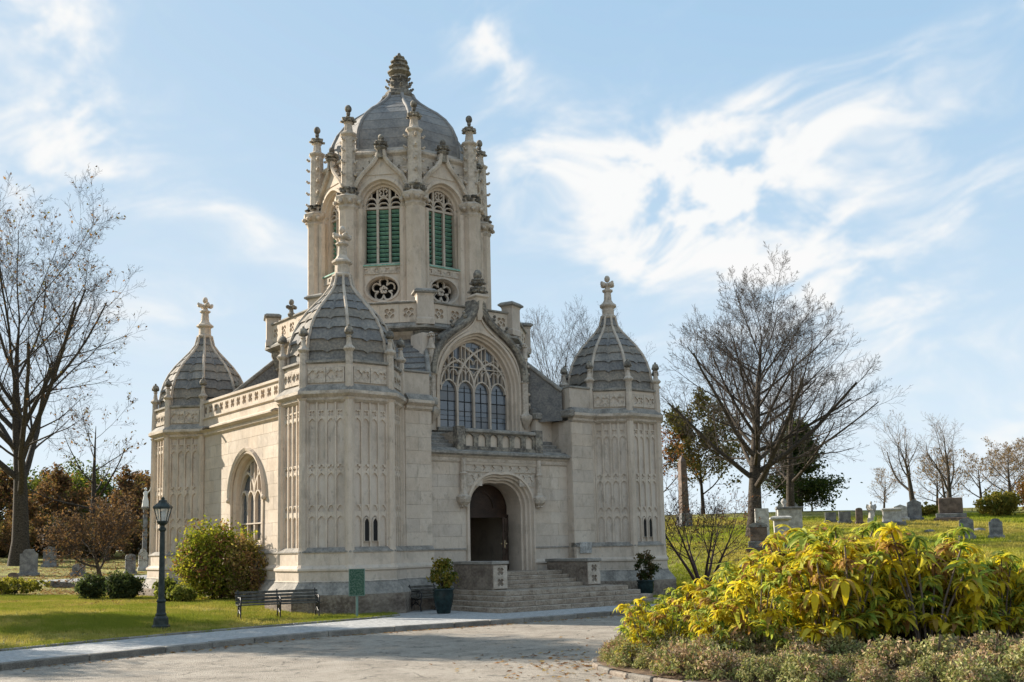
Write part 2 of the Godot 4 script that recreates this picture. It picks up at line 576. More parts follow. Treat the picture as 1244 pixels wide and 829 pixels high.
# ---- chapel ----------------------------------------------------------------------------------------------------
# local axes: x to the right along the entrance front, z out of the entrance front, origin at the middle of the plan
func arch(w: float, ys: float, ya: float, steps := 10) -> PackedVector2Array:
	# from the right foot over the point to the left foot
	var h := ya - ys
	var cx := (w * w - h * h) / (2.0 * w)
	var r := w - cx
	var top := atan2(h, -cx)
	var out := PackedVector2Array()
	for i in steps + 1:
		var f := top * i / steps
		out.append(Vector2(cx + r * cos(f), ys + r * sin(f)))
	for i in range(steps - 1, -1, -1):
		var f := top * i / steps
		out.append(Vector2(-cx - r * cos(f), ys + r * sin(f)))
	return out

func opening(w: float, y0: float, ys: float, ya: float, cx := 0.0, steps := 10) -> PackedVector2Array:
	var a := arch(w, ys, ya, steps)
	var out := PackedVector2Array([Vector2(-w, y0), Vector2(w, y0)])
	out.append_array(a)
	for i in out.size():
		out[i].x += cx
	return out

func lobed(o: Vector2, r: float, lobes: int, phase := 0.0, steps := 24) -> PackedVector2Array:
	var out := PackedVector2Array()
	for i in steps:
		var f := TAU * i / steps
		var k := pow(absf(cos((f - phase) * lobes / 2.0)), .55)
		out.append(o + Vector2(cos(f), sin(f)) * r * (.50 + .50 * k))
	return out

func rect(x0: float, y0: float, x1: float, y1: float) -> PackedVector2Array:
	return PackedVector2Array([Vector2(x0, y0), Vector2(x1, y0), Vector2(x1, y1), Vector2(x0, y1)])

func bez(a: Vector2, b: Vector2, c: Vector2, d: Vector2, n: int) -> PackedVector2Array:
	var out := PackedVector2Array()
	for i in n + 1:
		out.append(a.bezier_interpolate(b, c, d, float(i) / n))
	return out

# ogee line from the right foot to the tip and down to the left foot
func ogee(w: float, ys: float, tip: float, n := 14) -> PackedVector2Array:
	var h := tip - ys
	var r := bez(Vector2(w, ys), Vector2(w * 1.0, ys + h * .64), Vector2(w * .06, ys + h * .56), Vector2(.05, tip), n)
	var out := r.duplicate()
	for i in range(n, -1, -1):
		out.append(Vector2(-r[i].x, r[i].y))
	return out

# stone bars of a window, cut to the opening
func tracery(b: MB, hole: PackedVector2Array, bars: Array, z0: float, z1: float) -> void:
	var k := 0
	for q: Array in bars:            # [polyline, half-width]
		for s: PackedVector2Array in Geometry2D.offset_polyline(q[0], q[1], Geometry2D.JOIN_MITER, Geometry2D.END_BUTT):
			for w: PackedVector2Array in Geometry2D.intersect_polygons(s, hole):
				b.poly(w, z0, z1 + .002 * (k % 23))
		k += 1

func line(pts: Array) -> PackedVector2Array:
	var o := PackedVector2Array()
	for p: Vector2 in pts:
		o.append(p)
	return o

# blocks of a wall face in the xy plane, each a piece of its own
func ashlar(parent: Node, r: Rect2, course: float, mean: float, holes: Array, z: float, at: Transform3D, called := "ashlar_block", mats := ["stone_a", "stone_b", "stone_c", "stone_a", "stone_d"]) -> void:
	var rows := maxi(1, roundi(r.size.y / course))
	var hgt := r.size.y / rows
	for j in rows:
		var y := r.position.y + j * hgt
		var n := maxi(1, roundi(r.size.x / mean))
		var w := r.size.x / n
		var x := r.position.x
		var off := (.5 if j % 2 else 0.0) * w
		var xs := [x]
		var p := x + (off if off > 0 else w)
		while p < r.end.x - .22:
			xs.append(p + rng.randf_range(-.08, .08))
			p += w
		xs.append(r.end.x)
		for i in xs.size() - 1:
			var x0: float = xs[i] + .0025
			var x1: float = xs[i + 1] - .0025
			var parts: Array = [rect(x0, y + .0025, x1, y + hgt - .0025)]
			var b := MB.new()
			var whole := true
			for h: PackedVector2Array in holes:
				var nxt := []
				for q: PackedVector2Array in parts:
					var cut := Geometry2D.clip_polygons(q, h)
					if not Geometry2D.intersect_polygons(q, h).is_empty():
						whole = false
					for s: PackedVector2Array in cut:
						if not Geometry2D.is_polygon_clockwise(s):
							nxt.append(s)
				parts = nxt
			if parts.is_empty():
				continue
			var zz := z + rng.randf_range(0.0, .004)
			if whole:
				b.bbox(Vector3(x0, y + .0025, z - .10), Vector3(x1, y + hgt - .0025, zz), .004)
			else:
				for q: PackedVector2Array in parts:
					b.poly(q, z - .10, zz)
			part(parent, called, b, mats[rng.randi() % mats.size()], at)

const BASE_PROFILE := [Vector2(.48, 0.0), Vector2(.48, .66), Vector2(.44, .72), Vector2(.20, 1.02), Vector2(.20, 1.06), Vector2(.17, 1.08), Vector2(.17, 1.36), Vector2(.22, 1.40), Vector2(.22, 1.46), Vector2(.10, 1.56), Vector2(.10, 1.93), Vector2(.14, 1.96), Vector2(.14, 2.00), Vector2(0.0, 2.12)]
const CORNICE_PROFILE := [Vector2(0.0, 6.72), Vector2(.10, 6.80), Vector2(.10, 6.88), Vector2(.24, 6.98), Vector2(.24, 7.08), Vector2(.04, 7.30)]

# straight run of a profile (out, y) along x at the front plane z
func run(b: MB, x0: float, x1: float, z: float, prof: Array, i0 := 0, i1 := -1) -> void:
	var hi := prof.size() - 1 if i1 < 0 else i1
	for i in range(i0, hi):
		var p: Vector2 = prof[i]
		var q: Vector2 = prof[i + 1]
		b.quad(Vector3(x0, p.y, z + p.x), Vector3(x1, p.y, z + p.x), Vector3(x1, q.y, z + q.x), Vector3(x0, q.y, z + q.x))
	for s in 2:
		var x := x0 if s == 0 else x1
		for i in range(i0, hi):
			var p: Vector2 = prof[i]
			var q: Vector2 = prof[i + 1]
			var a := Vector3(x, p.y, z + p.x)
			var c := Vector3(x, q.y, z + q.x)
			var d := Vector3(x, q.y, z - .2)
			var e := Vector3(x, p.y, z - .2)
			if s == 1: b.quad(a, e, d, c)
			else: b.quad(a, c, d, e)

func oct(prof: Array, R: float, i0 := 0, i1 := -1) -> MB:
	var hi := prof.size() - 1 if i1 < 0 else i1
	var b := MB.new()
	var q := []
	for i in range(i0, hi + 1):
		var p: Vector2 = prof[i]
		q.append(Vector2(R + p.x / SQ, p.y))
	b.turned(q, 8, PI / 8)
	return b

func foliate(b: MB, o: Vector3, r: float, h: float, sd: int) -> void:
	# a carved leafy knob: a core with curled leaves in two tiers
	var g := RandomNumberGenerator.new()
	g.seed = sd
	b.ball(o + Vector3(0, h * .5, 0), Vector3(r * .62, h * .52, r * .62), 8, 5)
	for t in 2:
		for k in 6:
			var f := TAU * (k + .5 * t) / 6
			var d := Vector3(sin(f), 0, cos(f))
			b.ball(o + d * r * (.72 - .18 * t) + Vector3(0, h * (.30 + .36 * t) + g.randf_range(-.02, .02) * h, 0), Vector3(r * .34, h * .17, r * .34), 5, 3)

func crocket(b: MB, p: Vector3, d: Vector3, s: float) -> void:
	# a leaf that curls off an edge
	b.ball(p + d * s * .55, Vector3(s * .55, s * .42, s * .55), 5, 3)
	b.ball(p + d * s * 1.0 + Vector3(0, s * .32, 0), Vector3(s * .36, s * .34, s * .36), 5, 3)

# panelling with pointed heads on a wall face of half-width w
func panelling(b: MB, w: float, z: float, window: bool) -> void:
	var n := 4
	var cw := w * 2.0 / n
	for i in n + 1:
		var x := -w + cw * i
		var hw := .028 if i > 0 and i < n else .04
		b.box(Vector3(x - hw, 2.06, z - .09), Vector3(x + hw, 6.74, z + .05))
	var k := 0
	for y: float in [6.02, 4.28, 2.92]:
		for i in n:
			var cx := -w + cw * (i + .5)
			if window and y < 3.0 and (i == 1 or i == 2):
				pass
			var hole := opening(cw * .5 - .03, y - .12, y, y + cw * .62, cx, 5)
			var holes := [hole]
			var top := y + cw * .62 + .06
			var r := Rect2(cx - cw * .5 + .026, y - .12, cw - .052, cw * .62 + .18)
			if y < 3.0:
				r.size.y += .30
				holes.append(lobed(Vector2(cx, top + .16), .115, 3, PI / 2, 18))
			elif y < 5.0:
				r.size.y += .22
				holes.append(lobed(Vector2(cx, top + .10), .105, 4, 0.0, 16))
			else:
				r.size.y += .22
				holes.append(lobed(Vector2(cx, top + .10), .105, 4, PI / 4, 16))
			b.plate(r, holes, z - .06, z + .030)
			k += 1

func dome_profile() -> Array:
	return [Vector2(1.74, 8.05), Vector2(1.75, 8.45), Vector2(1.69, 8.85), Vector2(1.57, 9.25), Vector2(1.39, 9.62), Vector2(1.14, 9.97), Vector2(.85, 10.29), Vector2(.56, 10.60), Vector2(.34, 10.92), Vector2(.25, 11.3)]

func course_piece(r0: float, y0: float, r1: float, y1: float, lip: float, drop: float) -> MB:
	# one facet of a roof course: its lower edge stands proud and dips in the middle
	var b := MB.new()
	var t := tan(PI / 8)
	var z0 := r0 * SQ + lip
	var z1 := r1 * SQ
	var h0 := r0 * SQ * t
	var h1 := r1 * SQ * t
	var A := [Vector3(-h0, y0, z0), Vector3(-h0 * .22, y0, z0), Vector3(0, y0 - drop, z0 + .01), Vector3(h0 * .22, y0, z0), Vector3(h0, y0, z0)]
	var B := [Vector3(-h1, y1, z1), Vector3(-h1 * .22, y1, z1), Vector3(0, y1, z1), Vector3(h1 * .22, y1, z1), Vector3(h1, y1, z1)]
	for i in 4:
		b.quad(A[i], A[i + 1], B[i + 1], B[i])
		var p: Vector3 = A[i] - Vector3(0, -.005, lip + .06)
		var q: Vector3 = A[i + 1] - Vector3(0, -.005, lip + .06)
		b.quad(p, q, A[i + 1], A[i])
	return b

func pinnacle_mesh() -> ArrayMesh:
	var b := MB.new()
	b.turned([Vector2(.125, 0), Vector2(.12, .46), Vector2(.20, .54), Vector2(.20, .58), Vector2(.10, .68), Vector2(.062, .92), Vector2(.10, .96), Vector2(.06, 1.0)], 8, PI / 8)
	return b.mesh()

func pinnacle_ball() -> ArrayMesh:
	var b := MB.new()
	b.ball(Vector3(0, 1.14, 0), Vector3(.145, .155, .145), 8, 6)
	for k in 6:
		var f := TAU * k / 6
		b.ball(Vector3(sin(f) * .105, 1.10, cos(f) * .105), Vector3(.06, .08, .06), 5, 3)
		b.ball(Vector3(sin(f + .5) * .07, 1.22, cos(f + .5) * .07), Vector3(.05, .06, .05), 5, 3)
	b.ball(Vector3(0, 1.31, 0), Vector3(.05, .05, .05), 5, 3)
	return b.mesh()

func turret_finial() -> ArrayMesh:
	var b := MB.new()
	b.turned([Vector2(.27, 11.22), Vector2(.35, 11.28), Vector2(.35, 11.34), Vector2(.26, 11.40), Vector2(.25, 11.68), Vector2(.36, 11.75), Vector2(.36, 11.81), Vector2(.24, 11.90), Vector2(.17, 12.02), Vector2(.15, 12.34), Vector2(.23, 12.40), Vector2(.23, 12.45), Vector2(.12, 12.50), Vector2(.10, 12.60)], 8, PI / 8)
	b.ball(Vector3(0, 12.66, 0), Vector3(.15, .12, .15), 8, 4)
	for k in 4:
		var f := TAU * k / 4
		b.ball(Vector3(sin(f) * .23, 12.68, cos(f) * .23), Vector3(.13, .10, .13), 6, 4)
		b.ball(Vector3(sin(f) * .30, 12.74, cos(f) * .30), Vector3(.07, .07, .07), 5, 3)
	b.ball(Vector3(0, 12.93, 0), Vector3(.12, .15, .12), 8, 5)
	return b.mesh()

func make_turret(chapel: Node3D) -> MeshInstance3D:
	var R := 2.0
	var core := MB.new()
	core.turned([Vector2(R - .085, 2.0), Vector2(R - .085, 6.8)], 8, PI / 8)
	var t := part(chapel, "corner_turret", core, "stone")
	part(t, "base_course", oct(BASE_PROFILE, R, 0, 1), "brown_base")
	part(t, "base_weathering", oct(BASE_PROFILE, R, 1, 4), "ledge")
	part(t, "plinth", oct(BASE_PROFILE, R, 4, 9), "stone_b")
	part(t, "dado", oct(BASE_PROFILE, R, 9, 11), "stone_a")
	part(t, "string_course", oct(BASE_PROFILE, R, 11, 13), "ledge")
	part(t, "cornice", oct(CORNICE_PROFILE, R - .02, 0, 4), "carved")
	part(t, "cornice_weathering", oct(CORNICE_PROFILE, R - .02, 4, 5), "ledge")
	var pw := MB.new()
	pw.turned([Vector2(R - .04, 7.2), Vector2(R - .04, 7.98)], 8, PI / 8)
	part(t, "parapet", pw, "stone")
	var cop := MB.new()
	cop.turned([Vector2(R - .02, 7.98), Vector2(R + .06, 8.02), Vector2(R + .06, 8.09), Vector2(R - .16, 8.13)], 8, PI / 8)
	part(t, "coping", cop, "ledge")
	var ap := R * SQ
	var hw := ap * tan(PI / 8) - .15
	var pan := MB.new()
	panelling(pan, hw, ap - .055, false)
	var pan_m := pan.mesh()
	var fr := MB.new()
	var cw := hw
	for i in 2:
		var cx := -hw + cw * (i + .5)
		fr.plate(Rect2(cx - cw * .5 + .01, 7.36, cw - .02, .50), [lobed(Vector2(cx - cw * .22, 7.61), .15, 4, 0.0, 20), lobed(Vector2(cx + cw * .22, 7.61), .15, 4, PI / 4, 20)], ap - .05, ap + .015)
	var fr_m := fr.mesh()
	var shaft := MB.new()
	shaft.x = Transform3D(Basis(Vector3.UP, 0), Vector3(0, 0, R - .02))
	shaft.turned([Vector2(.24, 1.45), Vector2(.17, 1.58), Vector2(.165, 2.0), Vector2(.15, 2.12), Vector2(.14, 6.78), Vector2(.20, 6.86)], 8, PI / 8)
	var sh_m := shaft.mesh()
	var ped := MB.new()
	ped.x = Transform3D(Basis.IDENTITY, Vector3(0, 0, R - .02))
	ped.turned([Vector2(.30, .0), Vector2(.30, .68), Vector2(.26, .74), Vector2(.24, 1.04), Vector2(.24, 1.46)], 8, PI / 8)
	var pin_m := pinnacle_mesh()
	var ball_m := pinnacle_ball()
	var pinlow := MB.new()
	pinlow.turned([Vector2(.15, 7.0), Vector2(.13, 7.92)], 8, PI / 8)
	var pl_m := pinlow.mesh()
	var prof := dome_profile()
	var rib := MB.new()
	var rp := []
	var rr := []
	for p: Vector2 in prof:
		rp.append(Vector3(0, p.y, p.x + .05))
		rr.append(.062 if p.x > .5 else .05)
	rib.tube(rp, rr, 6)
	var rib_m := rib.mesh()
	var courses := []
	for i in prof.size() - 1:
		var p: Vector2 = prof[i]
		var q: Vector2 = prof[i + 1]
		courses.append(course_piece(p.x, p.y, q.x, q.y + .03, .075, .075).mesh())
	for k in 8:
		part(t, "panelling", pan_m, "stone_a", turnY(45 * k))
		part(t, "parapet_panel", fr_m, "carved", turnY(45 * k))
		part(t, "buttress_shaft", sh_m, "stone_c", turnY(45 * k + 22.5))
		part(t, "pinnacle_shaft", pl_m, "stone_b", turnY(45 * k + 22.5) * Transform3D(Basis.IDENTITY, Vector3(0, 0, R - .02)))
		part(t, "pinnacle", pin_m, "carved", turnY(45 * k + 22.5) * Transform3D(Basis.IDENTITY, Vector3(0, 7.88, R - .02)))
		part(t, "pinnacle_ball", ball_m, "grimy", turnY(45 * k + 22.5) * Transform3D(Basis.IDENTITY, Vector3(0, 7.88, R - .02)))
		part(t, "rib", rib_m, "carved", turnY(45 * k + 22.5))
		for i in courses.size():
			part(t, "roof_stone", courses[i], ["tile_a", "tile_b", "tile_c"][(i * 5 + k * 3) % 3], turnY(45 * k))
	part(t, "finial", turret_finial(), "carved")
	return t

# pair of small lancets in the panelling of one turret face
func turret_lancets(t: Node3D) -> void:
	var ap := 2.0 * SQ
	var b := MB.new()
	var cw := (ap * tan(PI / 8) - .15) * .5
	var g := MB.new()
	for s: float in [-.5, .5]:
		var o := opening(.085, 2.30, 2.86, 3.02, s * cw, 5)
		g.poly(o, ap - .06, ap - .012)
		var ring := o.duplicate()
		b.sweep(ring, [Vector2(.0, ap - .05), Vector2(.0, ap + .03), Vector2(-.035, ap + .045), Vector2(-.05, ap - .01)], true)
	part(t, "lancet_frame", b, "stone_b")
	part(t, "lancet_pane", g, "dark")

func make_side_wall(chapel: Node3D) -> MeshInstance3D:
	var z := 6.85
	var W := 4.55
	var hole := opening(1.42, 2.3, 4.2, 5.72)
	var core := MB.new()
	core.plate(Rect2(-W, 2.0, 2 * W, 4.9), [hole], z - .5, z - .03)
	core.box(Vector3(-W, 6.8, z - .9), Vector3(W, 7.2, z - .05))
	var w := part(chapel, "side_wall", core, "mortar")
	for q: Array in [["base_course", 0, 1, "brown_base"], ["base_weathering", 1, 4, "ledge"], ["plinth", 4, 9, "stone_b"], ["dado", 9, 11, "stone_a"], ["string_course", 11, 13, "ledge"]]:
		var b := MB.new()
		run(b, -W, W, z, BASE_PROFILE, q[1], q[2])
		part(w, q[0], b, q[3])
	ashlar(w, Rect2(-W, 2.12, 2 * W, 4.66), .466, .95, [hole], z, Transform3D.IDENTITY)
	var corn := MB.new()
	run(corn, -W, W, z, [Vector2(0, 6.72), Vector2(.10, 6.80), Vector2(.10, 6.90), Vector2(.26, 7.0), Vector2(.26, 7.06), Vector2(.06, 7.16), Vector2(.06, 7.42), Vector2(.13, 7.46), Vector2(.13, 7.52), Vector2(0, 7.56)])
	part(w, "cornice", corn, "stone_a")
	# open parapet of quatrefoil panels
	var pan := MB.new()
	pan.plate(Rect2(-.275, 7.55, .55, .52), [lobed(Vector2(0, 7.81), .20, 4, PI / 4, 24)], z - .16, z + .02)
	var pm := pan.mesh()
	for i in 16:
		part(w, "parapet_panel", pm, ["stone_a", "stone_c", "stone_b"][i % 3], Transform3D(Basis.IDENTITY, Vector3(-4.16 + .5547 * i, 0, 0)))
	var cop := MB.new()
	run(cop, -W, W, z, [Vector2(.02, 8.07), Vector2(.09, 8.11), Vector2(.09, 8.20), Vector2(-.08, 8.27)])
	cop.quad(Vector3(-W, 8.27, z - .08), Vector3(W, 8.27, z - .08), Vector3(W, 8.20, z - .24), Vector3(-W, 8.20, z - .24))
	cop.quad(Vector3(-W, 8.20, z - .24), Vector3(W, 8.20, z - .24), Vector3(W, 8.07, z - .2), Vector3(-W, 8.07, z - .2))
	part(w, "coping", cop, "stone_b")
	for s: float in [-3.2, 3.2]:
		var sp := MB.new()
		sp.tube([Vector3(s, 7.05, z), Vector3(s, 7.0, z + .40), Vector3(s, 6.94, z + .52)], [.06, .055, .05], 6)
		part(w, "water_spout", sp, "grimy")
	# window
	var frame := MB.new()
	frame.sweep(opening(1.42, 2.3, 4.2, 5.72), [Vector2(.02, z + .012), Vector2(-.02, z + .05), Vector2(-.11, z + .05), Vector2(-.14, z + .012)], true)
	frame.sweep(opening(1.40, 2.3, 4.2, 5.70), [Vector2(-.02, z - .05), Vector2(.08, z - .14), Vector2(.10, z - .30), Vector2(.20, z - .34), Vector2(.20, z - .5), Vector2(-.03, z - .5)], true)
	part(w, "window_frame", frame, "stone_c")
	var hood := MB.new()
	var hp := arch(1.58, 4.1, 5.92)
	hood.sweep(hp, [Vector2(.10, z), Vector2(.10, z + .08), Vector2(-.02, z + .13), Vector2(-.06, z + .02), Vector2(-.06, z)])
	for s: float in [-1.0, 1.0]:
		hood.ball(Vector3(s * 1.60, 4.02, z + .06), Vector3(.13, .12, .11), 6, 4)
	part(w, "hood_mould", hood, "stone_a")
	var inner := opening(1.27, 2.3, 4.2, 5.50)
	var tr := MB.new()
	var bars := []
	for x: float in [-.635, 0.0, .635]:
		bars.append([line([Vector2(x, 2.3), Vector2(x, 4.25)]), .05])
	for x: float in [-.9525, -.3175, .3175, .9525]:
		bars.append([_shift(arch(.30, 3.95, 4.35, 6), x), .035])
	for x: float in [-.635, .635]:
		bars.append([_shift(arch(.635, 4.2, 5.05, 8), x), .045])
	bars.append([line([Vector2(0, 4.25), Vector2(0, 5.5)]), .03])
	bars.append([line([Vector2(-.32, 4.35), Vector2(-.32, 5.4)]), .03])
	bars.append([line([Vector2(.32, 4.35), Vector2(.32, 5.4)]), .03])
	bars.append([line([Vector2(-1.3, 3.1), Vector2(1.3, 3.1)]), .025])
	tracery(tr, inner, bars, z - .44, z - .30)
	part(w, "window_tracery", tr, "stone_b")
	for i in 4:
		for j in 5:
			var y0 := 2.3 + .66 * j
			for q: PackedVector2Array in Geometry2D.intersect_polygons(inner, rect(-1.27 + .635 * i + .006, y0 + .006, -1.27 + .635 * (i + 1) - .006, y0 + .654)):
				var g := MB.new()
				g.poly(q, z - .5, z - .43 + .004 * ((i + j) % 3))
				part(w, "pane", g, ["glass", "glass_b", "glass_c"][(i * 2 + j * 3) % 3])
	return w

func _shift(p: PackedVector2Array, dx: float, dy := 0.0) -> PackedVector2Array:
	for i in p.size():
		p[i] += Vector2(dx, dy)
	return p

# gabled window bay of the central drum
func make_bay(chapel: Node3D) -> MeshInstance3D:
	var z := 5.5
	var W := 2.45
	var hole_arch := arch(1.86, 8.0, 10.12, 12)
	var og := ogee(2.08, 8.35, 11.30, 14)
	var core := MB.new()
	for s: float in [-1.0, 1.0]:
		var p := PackedVector2Array([Vector2(1.86, 6.3), Vector2(W, 6.3), Vector2(W, 9.5), Vector2(2.06, 9.5)])
		p[3] = Vector2(2.05, 8.36)
		p[2] = Vector2(W, 8.36)
		for i in range(1, 15):
			p.append(og[i])
		p.append(Vector2(0, 11.3))
		for i in range(12, -1, -1):
			p.append(hole_arch[i])
		if s < 0:
			for i in p.size():
				p[i].x = -p[i].x
		core.poly(p, z - .55, z)
	var bay := part(chapel, "window_bay", core, "stone_b")
	for s: float in [-1.0, 1.0]:
		var flank := MB.new()
		flank.box(Vector3(minf(s * 1.9, s * W), 8.36, z - .9), Vector3(maxf(s * 1.9, s * W), 9.9, z - .1))
		flank.box(Vector3(minf(s * 1.85, s * W), 6.3, z - 1.0), Vector3(maxf(s * 1.85, s * W), 8.36, z - .56))
		part(bay, "bay_cheek", flank, "stone")
	# stepped mouldings of the arch
	var mould := MB.new()
	var path := PackedVector2Array([Vector2(1.86, 6.42)])
	path.append_array(hole_arch)
	path.append(Vector2(-1.86, 6.42))
	mould.sweep(path, [Vector2(-.10, z), Vector2(-.09, z + .07), Vector2(.0, z + .07), Vector2(.04, z - .04), Vector2(.10, z - .06), Vector2(.13, z - .16), Vector2(.20, z - .18), Vector2(.22, z - .34), Vector2(.30, z - .36), Vector2(.30, z - .52), Vector2(-.10, z - .52)])
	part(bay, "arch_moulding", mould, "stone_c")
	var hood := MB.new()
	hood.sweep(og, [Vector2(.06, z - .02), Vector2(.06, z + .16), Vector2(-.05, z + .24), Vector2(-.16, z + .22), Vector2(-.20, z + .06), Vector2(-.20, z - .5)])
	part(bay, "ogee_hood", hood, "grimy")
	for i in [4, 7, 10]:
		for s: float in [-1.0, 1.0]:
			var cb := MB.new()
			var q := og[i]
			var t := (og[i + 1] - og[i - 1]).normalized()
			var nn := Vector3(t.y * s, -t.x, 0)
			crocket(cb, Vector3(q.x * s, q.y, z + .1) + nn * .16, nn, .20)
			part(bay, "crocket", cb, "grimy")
	var rim := MB.new()
	var og2 := ogee(1.94, 8.35, 11.0, 14)
	rim.sweep(og2, [Vector2(.03, z), Vector2(.03, z + .06), Vector2(-.03, z + .06), Vector2(-.03, z)])
	part(bay, "inner_moulding", rim, "stone_a")
	var blk := MB.new()
	blk.turned([Vector2(.12, 10.6), Vector2(.22, 10.9), Vector2(.27, 11.2), Vector2(.34, 11.42), Vector2(.44, 11.48), Vector2(.44, 11.54), Vector2(.30, 11.60)], 4, PI / 4)
	blk.x = Transform3D.IDENTITY
	var fb := part(bay, "finial_block", blk, "stone_b", Transform3D(Basis.IDENTITY, Vector3(0, 0, z + .02)))
	var fin := MB.new()
	foliate(fin, Vector3(0, 11.58, z + .02), .40, .36, 5)
	foliate(fin, Vector3(0, 11.92, z + .02), .33, .34, 6)
	fin.ball(Vector3(0, 12.36, z + .02), Vector3(.17, .22, .17), 8, 5)
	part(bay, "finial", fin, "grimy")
	# side shafts on corbels
	for s: float in [-1.0, 1.0]:
		var sh := MB.new()
		sh.x = Transform3D(Basis.IDENTITY, Vector3(s * 2.16, 0, z + .04))
		sh.turned([Vector2(.05, 6.55), Vector2(.12, 6.66), Vector2(.27, 6.86), Vector2(.31, 6.95), Vector2(.31, 7.04), Vector2(.18, 7.12), Vector2(.15, 7.2), Vector2(.15, 8.3), Vector2(.20, 8.36), Vector2(.13, 8.46), Vector2(.11, 9.25), Vector2(.16, 9.3), Vector2(.05, 9.75)], 8, PI / 8)
		foliate(sh, Vector3(0, 9.7, 0), .14, .24, 3)
		for y: float in [7.5, 7.9, 8.7, 9.0]:
			sh.ball(Vector3(s * .15, y, .06), Vector3(.08, .07, .08), 5, 3)
		part(bay, "corbelled_shaft", sh, "carved")
	var sill := MB.new()
	sill.x = Transform3D.IDENTITY
	run(sill, -1.95, 1.95, z, [Vector2(.0, 6.2), Vector2(.14, 6.3), Vector2(.14, 6.38), Vector2(-.3, 6.5)])
	part(bay, "window_sill", sill, "ledge")
	var inner := opening(1.58, 6.42, 8.0, 9.80, 0.0, 12)
	var tr := MB.new()
	var bars := []
	for x: float in [-.76, 0.0, .76]:
		bars.append([line([Vector2(x, 6.4), Vector2(x, 8.2)]), .042])
	for x: float in [-1.14, -.38, .38, 1.14]:
		bars.append([_shift(arch(.36, 7.88, 8.30, 6), x), .026])
		bars.append([line([Vector2(x, 8.3), Vector2(x, 9.8)]), .018])
	for s: float in [-1.0, 1.0]:
		bars.append([_shift(arch(.76, 8.05, 9.05, 8), s * .76), .036])
		var a := PackedVector2Array()
		for i in 11:
			var f := (PI / 2.35) * i / 10
			a.append(Vector2(s * (-.76 + 2.28 * (1.0 - cos(f)) * 1.0), 8.05 + 2.05 * sin(f) * .86))
		bars.append([a, .036])
	for x: float in [-1.33, -.95, -.57, -.19, .19, .57, .95, 1.33]:
		bars.append([line([Vector2(x, 8.2), Vector2(x, 9.6)]), .014])
		bars.append([_shift(arch(.17, 8.50, 8.70, 4), x), .013])
		bars.append([_shift(arch(.17, 8.95, 9.15, 4), x), .013])
	bars.append([line([Vector2(-1.6, 8.78), Vector2(1.6, 8.78)]), .016])
	tracery(tr, inner, bars, z - .46, z - .34)
	part(bay, "window_tracery", tr, "stone_d")
	var lead := MB.new()
	var leads := []
	for y: float in [6.78, 7.14, 7.5, 7.86]:
		leads.append([line([Vector2(-1.6, y), Vector2(1.6, y)]), .012])
	for x: float in [-1.14, -.38, .38, 1.14]:
		leads.append([line([Vector2(x, 6.42), Vector2(x, 8.1)]), .008])
	tracery(lead, inner, leads, z - .46, z - .43)
	part(bay, "leading", lead, "iron")
	for i in 4:
		for j in 7:
			var y0 := 6.42 + .53 * j
			for q: PackedVector2Array in Geometry2D.intersect_polygons(inner, rect(-1.60 + .80 * i + .008, y0 + .008, -1.60 + .80 * (i + 1) - .008, y0 + .522)):
				var g := MB.new()
				g.poly(q, z - .52, z - .45 + .004 * ((i * 2 + j) % 3))
				part(bay, "pane", g, ["glass_b", "glass", "glass_c", "glass"][(i + j * 3) % 4])
	return bay

func make_drum_window(chapel: Node3D) -> MeshInstance3D:
	# plainer arched window in the other faces of the drum, with a small finial on the gallery above
	var z := 4.56
	var hole := opening(1.35, 7.4, 8.2, 9.35, 0.0, 10)
	var b := MB.new()
	b.sweep(hole, [Vector2(-.16, z), Vector2(-.14, z + .22), Vector2(.0, z + .24), Vector2(.08, z + .06), Vector2(.12, z + .02), Vector2(.12, z)], true)
	var w := part(chapel, "drum_window", b, "stone_a")
	var g := MB.new()
	g.poly(hole, z, z + .012)
	part(w, "pane", g, "glass_b")
	var tr := MB.new()
	var bars := []
	for x: float in [-.68, 0.0, .68]:
		bars.append([line([Vector2(x, 7.4), Vector2(x, 9.4)]), .05])
	bars.append([line([Vector2(-1.4, 8.2), Vector2(1.4, 8.2)]), .04])
	tracery(tr, hole, bars, z, z + .06)
	part(w, "window_tracery", tr, "stone_d")
	var f := MB.new()
	f.turned([Vector2(.13, 11.2), Vector2(.16, 11.28), Vector2(.09, 11.36), Vector2(.08, 11.5)], 8)
	for k in 4:
		f.ball(Vector3(sin(TAU * k / 4) * .15, 11.56, cos(TAU * k / 4) * .15), Vector3(.10, .08, .10), 6, 4)
	f.ball(Vector3(0, 11.56, 0), Vector3(.12, .09, .12), 6, 4)
	f.ball(Vector3(0, 11.76, 0), Vector3(.11, .13, .11), 8, 5)
	part(w, "finial", f, "grimy", Transform3D(Basis.IDENTITY, Vector3(0, 0, 5.06)))
	return w

